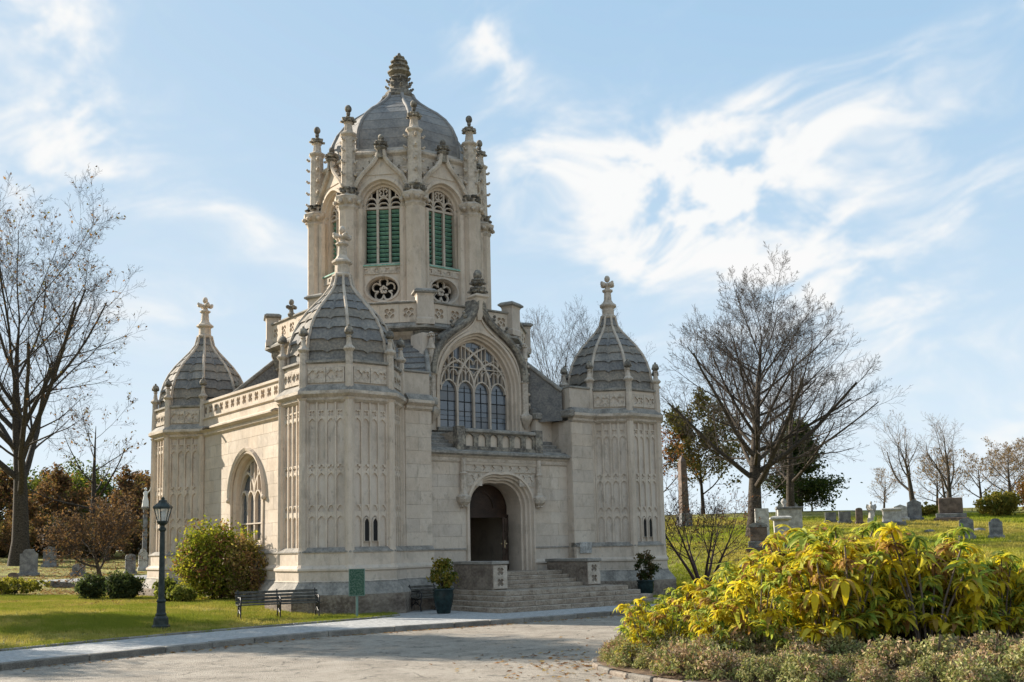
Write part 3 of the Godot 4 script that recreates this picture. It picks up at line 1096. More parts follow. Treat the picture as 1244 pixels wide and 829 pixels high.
func make_tower_bay(tower: Node3D) -> Array:
	# one face of the lantern; returns meshes to share: [[name, mesh, material, transform], ...]
	var out := []
	var ap := 3.22
	var W := 1.30
	var hole := opening(.92, 13.18, 15.62, 16.62, 0.0, 10)
	var low := PackedVector2Array()
	for i in 28:
		var a := TAU * i / 28
		low.append(Vector2(cos(a) * .66, 12.22 + sin(a) * .50))
	var wall := MB.new()
	wall.plate(Rect2(-W, 10.2, 2 * W, 6.95), [hole, low], ap - .45, ap)
	out.append(["lantern_wall", wall.mesh(), "stone_b"])
	var fr := MB.new()
	fr.sweep(hole, [Vector2(-.14, ap), Vector2(-.13, ap + .08), Vector2(-.02, ap + .09), Vector2(.03, ap - .04), Vector2(.09, ap - .08), Vector2(.12, ap - .2), Vector2(.20, ap - .24), Vector2(.20, ap - .44), Vector2(-.05, ap - .44)], true)
	out.append(["window_frame", fr.mesh(), "stone_c"])
	var hood := MB.new()
	var og := ogee(1.12, 15.7, 17.92, 12)
	hood.sweep(og, [Vector2(.05, ap), Vector2(.05, ap + .15), Vector2(-.05, ap + .2), Vector2(-.12, ap + .16), Vector2(-.13, ap)])
	out.append(["ogee_hood", hood.mesh(), "carved"])
	var gab := MB.new()
	var gp := PackedVector2Array()
	for i in range(5, og.size() - 5):
		gp.append(og[i])
	gab.poly(gp, ap - .12, ap + .03, true, true)
	out.append(["gablet", gab.mesh(), "stone_b"])
	var fin := MB.new()
	fin.turned([Vector2(.16, 17.5), Vector2(.17, 17.8), Vector2(.26, 17.9), Vector2(.26, 17.95), Vector2(.16, 18.0)], 8, 0.0)
	foliate(fin, Vector3(0, 17.96, 0), .32, .30, 8)
	fin.ball(Vector3(0, 18.34, 0), Vector3(.13, .16, .13), 7, 5)
	out.append(["hood_finial", fin.mesh(), "grimy", Vector3(0, 0, ap + .06)])
	for i in [4, 6, 8, 10]:
		for s: float in [-1.0, 1.0]:
			var cr := MB.new()
			var t := (og[i + 1] - og[i - 1]).normalized()
			var nn := Vector3(t.y * s, -t.x, 0)
			crocket(cr, Vector3(og[i].x * s, og[i].y, ap + .08) + nn * .08, nn, .12)
			out.append(["crocket", cr.mesh(), "grimy"])
	var tr := MB.new()
	var inner := opening(.74, 13.2, 15.62, 16.42, 0.0, 10)
	var bars := []
	for x: float in [-.25, .25]:
		bars.append([line([Vector2(x, 13.2), Vector2(x, 16.5)]), .045])
	bars.append([line([Vector2(-.8, 15.58), Vector2(.8, 15.58)]), .045])
	for x: float in [-.5, 0.0, .5]:
		bars.append([_shift(arch(.22, 15.78, 16.0, 5), x), .03])
		bars.append([_shift(arch(.20, 15.62, 15.78, 5), x), .022])
		bars.append([line([Vector2(x, 16.0), Vector2(x, 16.5)]), .022])
	bars.append([lobed(Vector2(0, 16.2), .19, 4, PI / 4, 16), .025])
	tracery(tr, inner, bars, ap - .42, ap - .30)
	out.append(["window_tracery", tr.mesh(), "stone_d"])
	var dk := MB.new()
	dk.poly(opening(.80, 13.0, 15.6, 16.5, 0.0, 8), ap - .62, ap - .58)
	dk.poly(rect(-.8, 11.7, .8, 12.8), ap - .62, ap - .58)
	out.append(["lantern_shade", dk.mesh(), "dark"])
	var slat := MB.new()
	slat.x = Transform3D(Basis(Vector3.RIGHT, deg_to_rad(-38)), Vector3.ZERO)
	slat.bbox(Vector3(-.205, -.014, -.075), Vector3(.205, .014, .075), .006)
	var sm := slat.mesh()
	for x: float in [-.5, 0.0, .5]:
		for j in 13:
			out.append(["louver_slat", sm, "louver", Vector3(x, 13.32 + .178 * j, ap - .44)])
	var sill := MB.new()
	run(sill, -1.02, 1.02, ap, [Vector2(.0, 13.08), Vector2(.10, 13.12), Vector2(.10, 13.17), Vector2(-.35, 13.26)])
	out.append(["copper_sill", sill.mesh(), "verdigris"])
	var fz := MB.new()
	var hs := []
	for i in 4:
		hs.append(lobed(Vector2(-.66 + .44 * i, 12.94), .10, 4, PI / 4, 16))
	fz.plate(Rect2(-.95, 12.80, 1.9, .28), hs, ap - .02, ap + .045)
	out.append(["carved_frieze", fz.mesh(), "carved"])
	var q4 := MB.new()
	q4.sweep(low, [Vector2(-.07, ap), Vector2(-.06, ap + .05), Vector2(.02, ap + .05), Vector2(.06, ap - .1), Vector2(.06, ap - .44), Vector2(-.03, ap - .44)], true)
	var lb := []
	lb.append([lobed(Vector2(0, 12.22), .46, 5, PI / 2, 40), .03])
	lb.append([lobed(Vector2(0, 12.22), .14, 5, PI / 2, 20), .03])
	tracery(q4, low, lb, ap - .30, ap - .20)
	out.append(["lobed_opening", q4.mesh(), "stone_d"])
	return out

func dome_ring(R0: float, y0: float, R1: float, y1: float, joint: float) -> MB:
	var b := MB.new()
	var t := tan(PI / 8)
	var a := R0 * SQ
	var c := R1 * SQ
	b.quad(Vector3(-a * t, y0 + joint, a), Vector3(a * t, y0 + joint, a), Vector3(c * t, y1, c), Vector3(-c * t, y1, c))
	b.quad(Vector3(-a * t, y0, a - .03), Vector3(a * t, y0, a - .03), Vector3(a * t, y0 + joint, a), Vector3(-a * t, y0 + joint, a))
	return b

func make_tower(chapel: Node3D) -> void:
	var core := MB.new()
	core.turned([Vector2(2.75, 10.0), Vector2(2.75, 16.9)], 8, PI / 8)
	var tw := part(chapel, "lantern_tower", core, "mortar")
	var bay := make_tower_bay(tw)
	for k in 8:
		for q: Array in bay:
			var o: Vector3 = q[3] if q.size() > 3 else Vector3.ZERO
			part(tw, q[0], q[1], q[2], turnY(45 * k) * Transform3D(Basis.IDENTITY, o))
	# corner columns and their crocketed pinnacles
	var R := 3.62
	var col := MB.new()
	col.turned([Vector2(.52, 10.2), Vector2(.52, 11.2), Vector2(.43, 11.35), Vector2(.40, 11.5), Vector2(.40, 15.42)], 8, PI / 8)
	for s: float in [-1.0, 1.0]:
		var keep := col.x
		col.x = Transform3D(Basis.IDENTITY, Vector3(s * .42, 0, -.20))
		col.turned([Vector2(.17, 10.2), Vector2(.17, 15.45)], 8, PI / 8)
		col.x = keep
	var cap := MB.new()
	cap.turned([Vector2(.40, 15.38), Vector2(.46, 15.5), Vector2(.42, 15.6), Vector2(.56, 15.8), Vector2(.58, 15.92), Vector2(.44, 16.0)], 8, PI / 8)
	for k in 8:
		var f := TAU * k / 8
		cap.ball(Vector3(sin(f) * .52, 15.70, cos(f) * .52), Vector3(.12, .10, .12), 5, 3)
	var pin := MB.new()
	pin.turned([Vector2(.42, 15.98), Vector2(.31, 16.1), Vector2(.27, 18.45), Vector2(.35, 18.54), Vector2(.35, 18.60), Vector2(.19, 18.70), Vector2(.15, 19.02), Vector2(.2, 19.07), Vector2(.15, 19.12)], 8, PI / 8)
	var head := MB.new()
	foliate(head, Vector3(0, 19.04, 0), .34, .30, 4)
	head.ball(Vector3(0, 19.46, 0), Vector3(.09, .14, .09), 6, 4)
	head.ball(Vector3(0, 19.66, 0), Vector3(.145, .17, .145), 8, 6)
	var hm := head.mesh()
	for y: float in [16.35, 16.85, 17.35, 17.85, 18.3]:
		for k in 4:
			var f := TAU * k / 4
			var d := Vector3(sin(f), 0, cos(f))
			crocket(pin, d * (.285 - .012 * (y - 16.0)) + Vector3(0, y, 0), d, .15)
	var leaf := MB.new()
	for k in 3:
		foliate(leaf, Vector3(.0, 16.0, .0), .50, .42, k)
	var cm := col.mesh()
	var km := cap.mesh()
	var pm := pin.mesh()
	var lm := leaf.mesh()
	for k in 8:
		var at := turnY(45 * k + 22.5) * Transform3D(Basis.IDENTITY, Vector3(0, 0, R - .1))
		part(tw, "corner_column", cm, "stone_c", at)
		part(tw, "capital", km, "carved", at)
		part(tw, "pinnacle", pm, "carved", at)
		part(tw, "pinnacle_head", hm, "grimy", at)
		part(tw, "leaf_carving", lm, "grimy", at)
	var cn := MB.new()
	cn.turned([Vector2(3.3, 16.7), Vector2(3.45, 16.9), Vector2(3.5, 17.1), Vector2(3.38, 17.2), Vector2(3.3, 17.65), Vector2(3.42, 17.75), Vector2(3.42, 17.85), Vector2(3.05, 18.05), Vector2(2.9, 18.2)], 8, PI / 8)
	part(tw, "cornice", cn, "carved")
	var prof := [Vector2(2.96, 18.1), Vector2(2.95, 18.55), Vector2(2.86, 19.0), Vector2(2.66, 19.45), Vector2(2.34, 19.88), Vector2(1.92, 20.26), Vector2(1.46, 20.58), Vector2(1.08, 20.88), Vector2(.80, 21.16), Vector2(.66, 21.4)]
	var rb := MB.new()
	var rp := []
	var rr := []
	for p: Vector2 in prof:
		rp.append(Vector3(0, p.y, p.x + .0))
		rr.append(.085)
	rb.tube(rp, rr, 6)
	var rm := rb.mesh()
	for i in prof.size() - 1:
		var m := dome_ring(prof[i].x, prof[i].y, prof[i + 1].x, prof[i + 1].y, .012).mesh()
		for k in 8:
			part(tw, "dome_stone", m, "dome", turnY(45 * k))
	for k in 8:
		part(tw, "dome_rib", rm, "dome", turnY(45 * k + 22.5))
	var fin := MB.new()
	fin.turned([Vector2(.66, 21.2), Vector2(.76, 21.34), Vector2(.76, 21.42), Vector2(.64, 21.48), Vector2(.60, 21.62), Vector2(.50, 21.68), Vector2(.42, 21.74), Vector2(.38, 22.2), Vector2(.46, 22.26), Vector2(.34, 22.34), Vector2(.33, 22.42), Vector2(.52, 22.52), Vector2(.52, 22.58), Vector2(.36, 22.62), Vector2(.36, 22.72), Vector2(.46, 22.78), Vector2(.46, 22.83), Vector2(.29, 22.88), Vector2(.29, 22.97), Vector2(.38, 23.02), Vector2(.38, 23.07), Vector2(.20, 23.12), Vector2(.20, 23.18), Vector2(.25, 23.22), Vector2(.25, 23.26), Vector2(.12, 23.32), Vector2(.05, 23.46)], 8, PI / 8)
	for t in 2:
		for k in 8:
			var f := TAU * (k + .5) / 8
			var d := Vector3(sin(f), 0, cos(f))
			crocket(fin, d * (.42 - .04 * t) + Vector3(0, 21.82 + .3 * t, 0), d, .17)
	part(tw, "dome_finial", fin, "grimy")

func make_platform(chapel: Node3D) -> void:
	# octagonal drum with a corbelled gallery round the foot of the lantern
	var R := 5.42
	var d := MB.new()
	d.turned([Vector2(4.92, 6.3), Vector2(4.92, 9.75)], 8, PI / 8)
	var dr := part(chapel, "drum", d, "stone_b")
	var c := MB.new()
	c.turned([Vector2(4.9, 9.55), Vector2(5.02, 9.7), Vector2(5.02, 9.82), Vector2(5.2, 9.98), Vector2(5.28, 10.1)], 8, PI / 8)
	part(dr, "corbel_course", c, "carved")
	var l := MB.new()
	l.turned([Vector2(5.28, 10.1), Vector2(5.62, 10.18), Vector2(5.62, 10.26), Vector2(5.42, 10.42), Vector2(4.6, 10.44)], 8, PI / 8)
	part(dr, "gallery_ledge", l, "ledge")
	var ap := R * SQ
	var hw := ap * tan(PI / 8)
	var inner := MB.new()
	inner.x = Transform3D(Basis.IDENTITY, Vector3(0, 0, ap))
	inner.box(Vector3(-hw, 10.40, -.26), Vector3(hw, 11.12, -.06))
	var im := inner.mesh()
	var pan := MB.new()
	pan.x = Transform3D(Basis.IDENTITY, Vector3(0, 0, ap))
	pan.plate(Rect2(-.36, 10.42, .72, .70), [lobed(Vector2(0, 10.77), .23, 4, PI / 4, 24)], -.06, .03)
	pan.sweep(line([Vector2(.11, 10.77), Vector2(0, 10.88), Vector2(-.11, 10.77), Vector2(0, 10.66)]), [Vector2(.03, -.05), Vector2(.03, .0), Vector2(-.03, .0), Vector2(-.03, -.05)], true)
	var pm := pan.mesh()
	var cop := MB.new()
	run(cop, -hw, hw, ap, [Vector2(.03, 11.12), Vector2(.10, 11.16), Vector2(.10, 11.21), Vector2(-.1, 11.27)])
	cop.quad(Vector3(-hw, 11.27, ap - .1), Vector3(hw, 11.27, ap - .1), Vector3(hw, 11.12, ap - .32), Vector3(-hw, 11.12, ap - .32))
	var cm := cop.mesh()
	var blk := MB.new()
	blk.x = Transform3D(Basis.from_scale(Vector3(1.15, 1, .9)), Vector3.ZERO)
	blk.turned([Vector2(.42, 10.3), Vector2(.42, 10.50), Vector2(.38, 10.56), Vector2(.38, 11.38), Vector2(.43, 11.45)], 4, PI / 4)
	var bcap := MB.new()
	bcap.x = blk.x
	bcap.turned([Vector2(.43, 11.45), Vector2(.54, 11.50), Vector2(.54, 11.56), Vector2(.40, 11.64), Vector2(.10, 11.70)], 4, PI / 4)
	var bcm := bcap.mesh()
	var bm := blk.mesh()
	for k in 8:
		part(dr, "parapet_wall", im, "stone_b", turnY(45 * k))
		part(dr, "coping", cm, "ledge", turnY(45 * k))
		for i in 5:
			part(dr, "parapet_panel", pm, ["stone_a", "stone_c"][(i + k) % 2], turnY(45 * k) * Transform3D(Basis.IDENTITY, Vector3(-1.46 + .73 * i, 0, 0)))
		part(dr, "parapet_pier", bm, "stone_d", turnY(45 * k + 22.5) * Transform3D(Basis.IDENTITY, Vector3(0, 0, R - .1)))
		part(dr, "pier_cap", bcm, "ledge", turnY(45 * k + 22.5) * Transform3D(Basis.IDENTITY, Vector3(0, 0, R - .1)))
		# carved corbel under each corner
		var cb := MB.new()
		cb.x = Transform3D(Basis.IDENTITY, Vector3(0, 0, 4.95))
		cb.turned([Vector2(.08, 9.0), Vector2(.18, 9.2), Vector2(.26, 9.45), Vector2(.36, 9.75), Vector2(.44, 9.95), Vector2(.44, 10.1)], 8, PI / 8)
		foliate(cb, Vector3(0, 9.25, .1), .26, .4, k)
		part(dr, "corbel", cb, "grimy", turnY(45 * k + 22.5))
	# steep roofs from the drum down to the corner turrets, laid in slate courses
	for k in 4:
		for i in 8:
			var t0 := i / 8.0
			var t1 := (i + 1) / 8.0
			var b := MB.new()
			var za := lerpf(6.9, 4.5, t0)
			var zb := lerpf(6.9, 4.5, t1) - .04
			var ya := lerpf(7.9, 9.95, t0)
			var yb := lerpf(7.9, 9.95, t1)
			var ha := lerpf(2.6, 1.95, t0)
			var hb := lerpf(2.6, 1.95, t1)
			b.quad(Vector3(-ha, ya + .05, za), Vector3(ha, ya + .05, za), Vector3(hb, yb + .02, zb), Vector3(-hb, yb + .02, zb))
			b.quad(Vector3(-ha, ya, za - .02), Vector3(ha, ya, za - .02), Vector3(ha, ya + .05, za), Vector3(-ha, ya + .05, za))
			part(dr, "roof_course", b, ["tile_a", "tile_b"][i % 2], turnY(45 + 90 * k))
		for s: float in [-1.0, 1.0]:
			var ch := MB.new()
			var a := [Vector3(s * 2.6, 6.8, 6.9), Vector3(s * 2.6, 7.9, 6.9), Vector3(s * 1.95, 9.93, 4.5), Vector3(s * 1.95, 6.8, 4.5)]
			if s > 0: ch.quad(a[0], a[3], a[2], a[1])
			else: ch.quad(a[0], a[1], a[2], a[3])
			part(dr, "roof_cheek", ch, "tile_b", turnY(45 + 90 * k))
			var hp := MB.new()
			hp.tube([a[1] + Vector3(0, .06, 0), a[2] + Vector3(0, .08, 0)], [.09, .09], 6)
			part(dr, "roof_verge", hp, "ledge", turnY(45 + 90 * k))

func make_front(chapel: Node3D) -> void:
	# flanking piers
	for s: float in [-1.0, 1.0]:
		var a := minf(s * 3.2, s * 4.25)
		var e := maxf(s * 3.2, s * 4.25)
		var z := 7.05
		var pier := MB.new()
		pier.box(Vector3(a, 0, 5.3), Vector3(e, 6.8, z - .03))
		var p := part(chapel, "front_pier", pier, "mortar")
		for q: Array in [["base_course", 0, 1, "brown_base"], ["base_weathering", 1, 4, "ledge"], ["plinth", 4, 9, "stone_b"], ["dado", 9, 11, "stone_a"], ["string_course", 11, 13, "ledge"]]:
			var b := MB.new()
			run(b, minf(s * 3.2, s * 4.62), maxf(s * 3.2, s * 4.62), z, BASE_PROFILE, q[1], q[2])
			part(p, q[0], b, q[3])
		ashlar(p, Rect2(a, 2.12, e - a, 4.62), .462, .9, [], z, Transform3D.IDENTITY)
		# the inner return of the pier, block by block
		ashlar(p, Rect2(-7.02 if s < 0 else 6.30, 2.12, .72, 4.62), .462, .8, [], .012, Transform3D(Basis(Vector3.UP, PI / 2 * -s), Vector3(s * 3.2, 0, 0)), "ashlar_block", ["stone_b", "stone_d"])
		var co := MB.new()
		run(co, a, e, z, CORNICE_PROFILE, 0, 4)
		part(p, "cornice", co, "carved")
		var cw := MB.new()
		run(cw, a, e, z, CORNICE_PROFILE, 4, 5)
		part(p, "cornice_weathering", cw, "ledge")
		var pp := MB.new()
		pp.bbox(Vector3(a, 7.2, z - .34), Vector3(e, 8.06, z - .06), .015)
		part(p, "parapet", pp, "stone_d")
		var pr := MB.new()
		pr.bbox(Vector3(minf(s * 3.22, s * 3.5), 7.2, 5.3), Vector3(maxf(s * 3.22, s * 3.5), 8.06, z - .345), .015)
		part(p, "parapet_return", pr, "stone_b")
		var cp := MB.new()
		cp.bbox(Vector3(a - .02, 8.06, z - .40), Vector3(e, 8.14, z - .01), .02)
		part(p, "coping", cp, "ledge")
		var cr := MB.new()
		cr.bbox(Vector3(minf(s * 3.17, s * 3.55), 8.06, 5.3), Vector3(maxf(s * 3.17, s * 3.55), 8.14, z - .405), .02)
		part(p, "coping_return", cr, "ledge")
		var jn := MB.new()
		jn.box(Vector3(minf(s * 4.15, s * 4.75), 0, 5.0), Vector3(maxf(s * 4.15, s * 4.75), 8.0, 6.93))
		part(p, "junction_wall", jn, "stone_b")
		var lr := MB.new()
		lr.bbox(Vector3(minf(s * 3.0, s * 3.24), 6.92, 5.3), Vector3(maxf(s * 3.0, s * 3.24), 7.22, z + .2), .05)
		part(p, "cornice_return", lr, "ledge")
		var up := MB.new()
		up.box(Vector3(minf(s * 2.4, s * 3.22), 5.9, 4.6), Vector3(maxf(s * 2.4, s * 3.22), 7.0, 5.86))
		part(p, "upper_wall", up, "stone_b")
		for i in 4:
			var st := MB.new()
			st.bbox(Vector3(minf(s * 2.35, s * 3.21), 6.9, 4.6), Vector3(maxf(s * 2.35, s * 3.21), 7.16 + .2 * i, 6.0 - .2 * i), .03)
			part(p, "roof_step", st, ["ledge", "tile_a"][i % 2])
	# entrance wall
	var z := 6.72
	var hole := opening(1.45, 1.0, 3.45, 4.62, 0.0, 12)
	var core := MB.new()
	core.plate(Rect2(-3.2, .0, 6.4, 5.2), [hole], 5.4, z - .03)
	core.box(Vector3(-3.2, 5.1, 5.3), Vector3(3.2, 5.35, z - .03))
	var w := part(chapel, "entrance_wall", core, "mortar")
	for s: float in [-1.0, 1.0]:
		var a := minf(s * 3.19, s * 1.46)
		var e := maxf(s * 3.19, s * 1.46)
		for q: Array in [["base_course", 0, 1, "brown_base"], ["base_weathering", 1, 4, "ledge"], ["plinth", 4, 9, "stone_b"], ["dado", 9, 11, "stone_d"], ["string_course", 11, 13, "ledge"]]:
			var b := MB.new()
			run(b, a, e, z - .12, BASE_PROFILE, q[1], q[2])
			part(w, q[0], b, q[3])
	ashlar(w, Rect2(-3.2, 1.98, 6.4, 3.05), .436, .98, [opening(1.50, 1.0, 3.45, 4.68, 0.0, 12)], z, Transform3D.IDENTITY, "ashlar_block", ["stone_a", "stone_b", "stone_c", "stone_d"])
	var fr := MB.new()
	fr.plate(Rect2(-1.62, 4.72, 3.24, .30), [lobed(Vector2(-1.2, 4.87), .10, 4), lobed(Vector2(-.8, 4.87), .10, 4), lobed(Vector2(-.4, 4.87), .10, 4), lobed(Vector2(0, 4.87), .10, 4), lobed(Vector2(.4, 4.87), .10, 4), lobed(Vector2(.8, 4.87), .10, 4), lobed(Vector2(1.2, 4.87), .10, 4)], z, z + .05)
	part(w, "carved_frieze", fr, "carved")
	for s: float in [-1.0, 1.0]:
		var sp := MB.new()
		sp.plate(Rect2(-1.55 if s < 0 else .85, 4.22, .70, .46), [lobed(Vector2(s * 1.32, 4.45), .15, 3, PI / 2), lobed(Vector2(s * 1.02, 4.55), .08, 3, PI / 2)], z + .008, z + .04)
		part(w, "spandrel_carving", sp, "carved")
	var label := MB.new()
	label.sweep(line([Vector2(1.66, 3.6), Vector2(1.66, 5.02), Vector2(-1.66, 5.02), Vector2(-1.66, 3.6)]), [Vector2(.05, z), Vector2(.05, z + .08), Vector2(-.04, z + .11), Vector2(-.06, z)])
	part(w, "label_mould", label, "stone_b")
	var mould := MB.new()
	var path := PackedVector2Array([Vector2(1.45, 1.1)])
	path.append_array(arch(1.45, 3.45, 4.62, 12))
	path.append(Vector2(-1.45, 1.1))
	mould.sweep(path, [Vector2(-.11, z + .01), Vector2(-.09, z + .07), Vector2(-.01, z + .08), Vector2(.03, z - .03), Vector2(.09, z - .05), Vector2(.12, z - .16), Vector2(.19, z - .18), Vector2(.21, z - .32), Vector2(.28, z - .34), Vector2(.28, z - 1.2), Vector2(-.06, z - 1.2)])
	part(w, "door_arch_moulding", mould, "stone_c")
	for s: float in [-1.0, 1.0]:
		var sh := MB.new()
		sh.x = Transform3D(Basis.IDENTITY, Vector3(s * 1.72, 0, z + .10))
		sh.turned([Vector2(.04, 3.42), Vector2(.12, 3.52), Vector2(.24, 3.62), Vector2(.27, 3.72), Vector2(.27, 3.82), Vector2(.14, 3.90), Vector2(.11, 4.0), Vector2(.11, 4.6), Vector2(.15, 4.64), Vector2(.10, 4.70), Vector2(.09, 5.2)], 8, PI / 8)
		foliate(sh, Vector3(0, 3.42, 0), .15, .2, 2)
		part(w, "pendant_shaft", sh, "carved")
	var cor := MB.new()
	run(cor, -3.2, 3.2, z, [Vector2(0, 5.02), Vector2(.06, 5.08), Vector2(.06, 5.2), Vector2(.16, 5.28)])
	part(w, "cornice", cor, "carved")
	var cw := MB.new()
	run(cw, -3.19, 3.19, z, [Vector2(.16, 5.28), Vector2(.26, 5.34), Vector2(.26, 5.42), Vector2(.02, 5.52)])
	part(w, "cornice_weathering", cw, "ledge")
	for i in 5:
		var st := MB.new()
		var yy := 5.40 + .165 * i
		st.bbox(Vector3(-3.19, 5.3, 5.0), Vector3(3.19, yy + .16, 6.72 - .27 * i), .03)
		part(w, "roof_step", st, ["ledge", "tile_a"][i % 2])
	# balcony over the door
	var bz := 6.78
	var bb := MB.new()
	bb.box(Vector3(-1.9, 5.46, bz - .22), Vector3(1.9, 5.60, bz + .02))
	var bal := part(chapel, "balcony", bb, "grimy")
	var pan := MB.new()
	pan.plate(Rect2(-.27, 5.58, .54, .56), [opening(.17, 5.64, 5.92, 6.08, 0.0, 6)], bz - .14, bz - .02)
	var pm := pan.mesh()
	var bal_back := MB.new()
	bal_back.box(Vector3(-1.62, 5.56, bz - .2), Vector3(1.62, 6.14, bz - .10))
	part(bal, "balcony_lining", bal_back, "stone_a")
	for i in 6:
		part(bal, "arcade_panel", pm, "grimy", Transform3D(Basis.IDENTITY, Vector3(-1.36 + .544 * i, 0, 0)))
	for s: float in [-1.0, 1.0]:
		var q := MB.new()
		q.bbox(Vector3(s * 1.78 - .17, 5.45, bz - .26), Vector3(s * 1.78 + .17, 6.34, bz + .06), .02)
		part(bal, "balcony_pier", q, "grimy")
		var rt := MB.new()
		rt.box(Vector3(s * 1.80 - .09, 5.6, 5.5), Vector3(s * 1.80 + .09, 6.16, bz - .2))
		part(bal, "balcony_return", rt, "carved")
	var cp := MB.new()
	cp.bbox(Vector3(-1.62, 6.13, bz - .24), Vector3(1.62, 6.26, bz + .08), .03)
	part(bal, "balcony_coping", cp, "ledge")
	# doorway: vestibule, doors and tympanum
	var ves := MB.new()
	ves.box(Vector3(-1.5, 0.0, 1.5), Vector3(1.5, 1.15, 6.70))
	var v := part(chapel, "doorway", ves, "step")
	var lunette := MB.new()
	lunette.poly(opening(1.18, 3.2, 3.4, 4.36, 0.0, 10), 5.44, 5.50)
	part(v, "lunette_panel", lunette, "door")
	var lr := MB.new()
	lr.sweep(arch(.55, 3.5, 4.1, 8), [Vector2(.04, 5.5), Vector2(.04, 5.54), Vector2(-.04, 5.54), Vector2(-.04, 5.5)])
	part(v, "lunette_moulding", lr, "door")
	var tb := MB.new()
	tb.box(Vector3(-1.17, 3.12, 5.45), Vector3(1.17, 3.24, 5.62))
	part(v, "transom", tb, "door")
	for q: Array in [[-1.15, 78.0, 1.0], [1.15, 45.0, -1.0]]:
		var leaf := MB.new()
		var wd: float = 1.12 * q[2]
		var x0 := minf(0, wd)
		var x1 := maxf(0, wd)
		leaf.bbox(Vector3(x0, 1.17, -.03), Vector3(x1, 3.11, .03), .008)
		var at := Transform3D(Basis(Vector3.UP, deg_to_rad(q[1])), Vector3(q[0], 0, 5.56))
		var lf := part(v, "door_leaf", leaf, "door", at)
		for yy: float in [1.28, 1.92, 2.56]:
			for zz: float in [-.045, .045]:
				var pn := MB.new()
				pn.bbox(Vector3(x0 + .1, yy, zz - .012), Vector3(x1 - .1, yy + .5, zz + .012), .012)
				part(v, "door_panel", pn, "door", at)
		var hd := MB.new()
		hd.bbox(Vector3(wd * .90 - .03, 1.98, -.05), Vector3(wd * .90 + .03, 2.28, .05), .01)
		hd.ball(Vector3(wd * .90, 2.14, .09), Vector3(.035, .035, .035), 6, 4)
		hd.ball(Vector3(wd * .90, 2.14, -.09), Vector3(.035, .035, .035), 6, 4)
		part(v, "lock_plate", hd, "brass", at)
	# steps: the lower flight wraps the corners, the upper one runs between the cheek blocks
	var sn := MB.new()
	sn.box(Vector3(-2.3, 0, 6.6), Vector3(2.3, .14, 8.9))
	var st := part(chapel, "entrance_steps", sn, "step")
	for i in 4:
		var y0 := .155 * i
		var hw := 3.58 - .3 * i
		var zf := 11.34 - .3 * i
		var n := 5
		for j in n:
			var b := MB.new()
			var a := lerpf(-hw, hw, float(j) / n) + .004
			var e := lerpf(-hw, hw, float(j + 1) / n) - .004
			if i == 3:
				b.bbox(Vector3(a, y0, 7.2), Vector3(e, y0 + .155, zf), .014)
			else:
				b.bbox(Vector3(a, y0, zf - .62), Vector3(e, y0 + .155, zf), .014)
			part(st, "step_stone", b, "step")
		if i < 3:
			for s: float in [-1.0, 1.0]:
				for j in 3:
					var b := MB.new()
					var za := lerpf(7.2, zf - .624, j / 3.0) + .004
					var ze := lerpf(7.2, zf - .624, (j + 1) / 3.0) - .004
					b.bbox(Vector3(minf(s * hw, s * (hw - .62)), y0, za), Vector3(maxf(s * hw, s * (hw - .62)), y0 + .155, ze), .014)
					part(st, "step_stone", b, "step")
	for i in 4:
		var y0 := .62 + .133 * i
		var zf := 9.15 - .38 * i
		for j in 3:
			var b := MB.new()
			b.bbox(Vector3(-1.75 + 1.1667 * j + .004, y0, 6.70 if i == 3 else zf - .7), Vector3(-1.75 + 1.1667 * (j + 1) - .004, y0 + .133, zf), .014)
			part(st, "step_stone", b, "step")
	for s: float in [-1.0, 1.0]:
		var a := minf(s * 1.77, s * 2.37)
		var e := maxf(s * 1.77, s * 2.37)
		var ck := MB.new()
		ck.bbox(Vector3(a, .62, 7.1), Vector3(e, 1.46, 9.33), .015)
		var c := part(chapel, "cheek_block", ck, "brown_base")
		var cap := MB.new()
		cap.bbox(Vector3(a - .05, 1.45, 7.05), Vector3(e + .05, 1.56, 9.40), .02)
		part(c, "cheek_cap", cap, "ledge")
		var pn := MB.new()
		var cx := (a + e) * .5
		pn.plate(Rect2(a + .02, .66, e - a - .04, .76), [lobed(Vector2(cx, 1.22), .15, 4, PI / 4, 20), lobed(Vector2(cx, .86), .15, 4, PI / 4, 20)], 9.33, 9.37)
		part(c, "quatrefoil_panel", pn, "carved")
	var pq := MB.new()
	pq.bbox(Vector3(3.34, 1.72, 7.17), Vector3(3.92, 2.14, 7.22), .01)
	for i in 3:
		pq.box(Vector3(3.42 + .17 * i, 1.76, 7.219), Vector3(3.50 + .17 * i, 2.10, 7.232))
	part(chapel, "plaque", pq, "grave_pale")

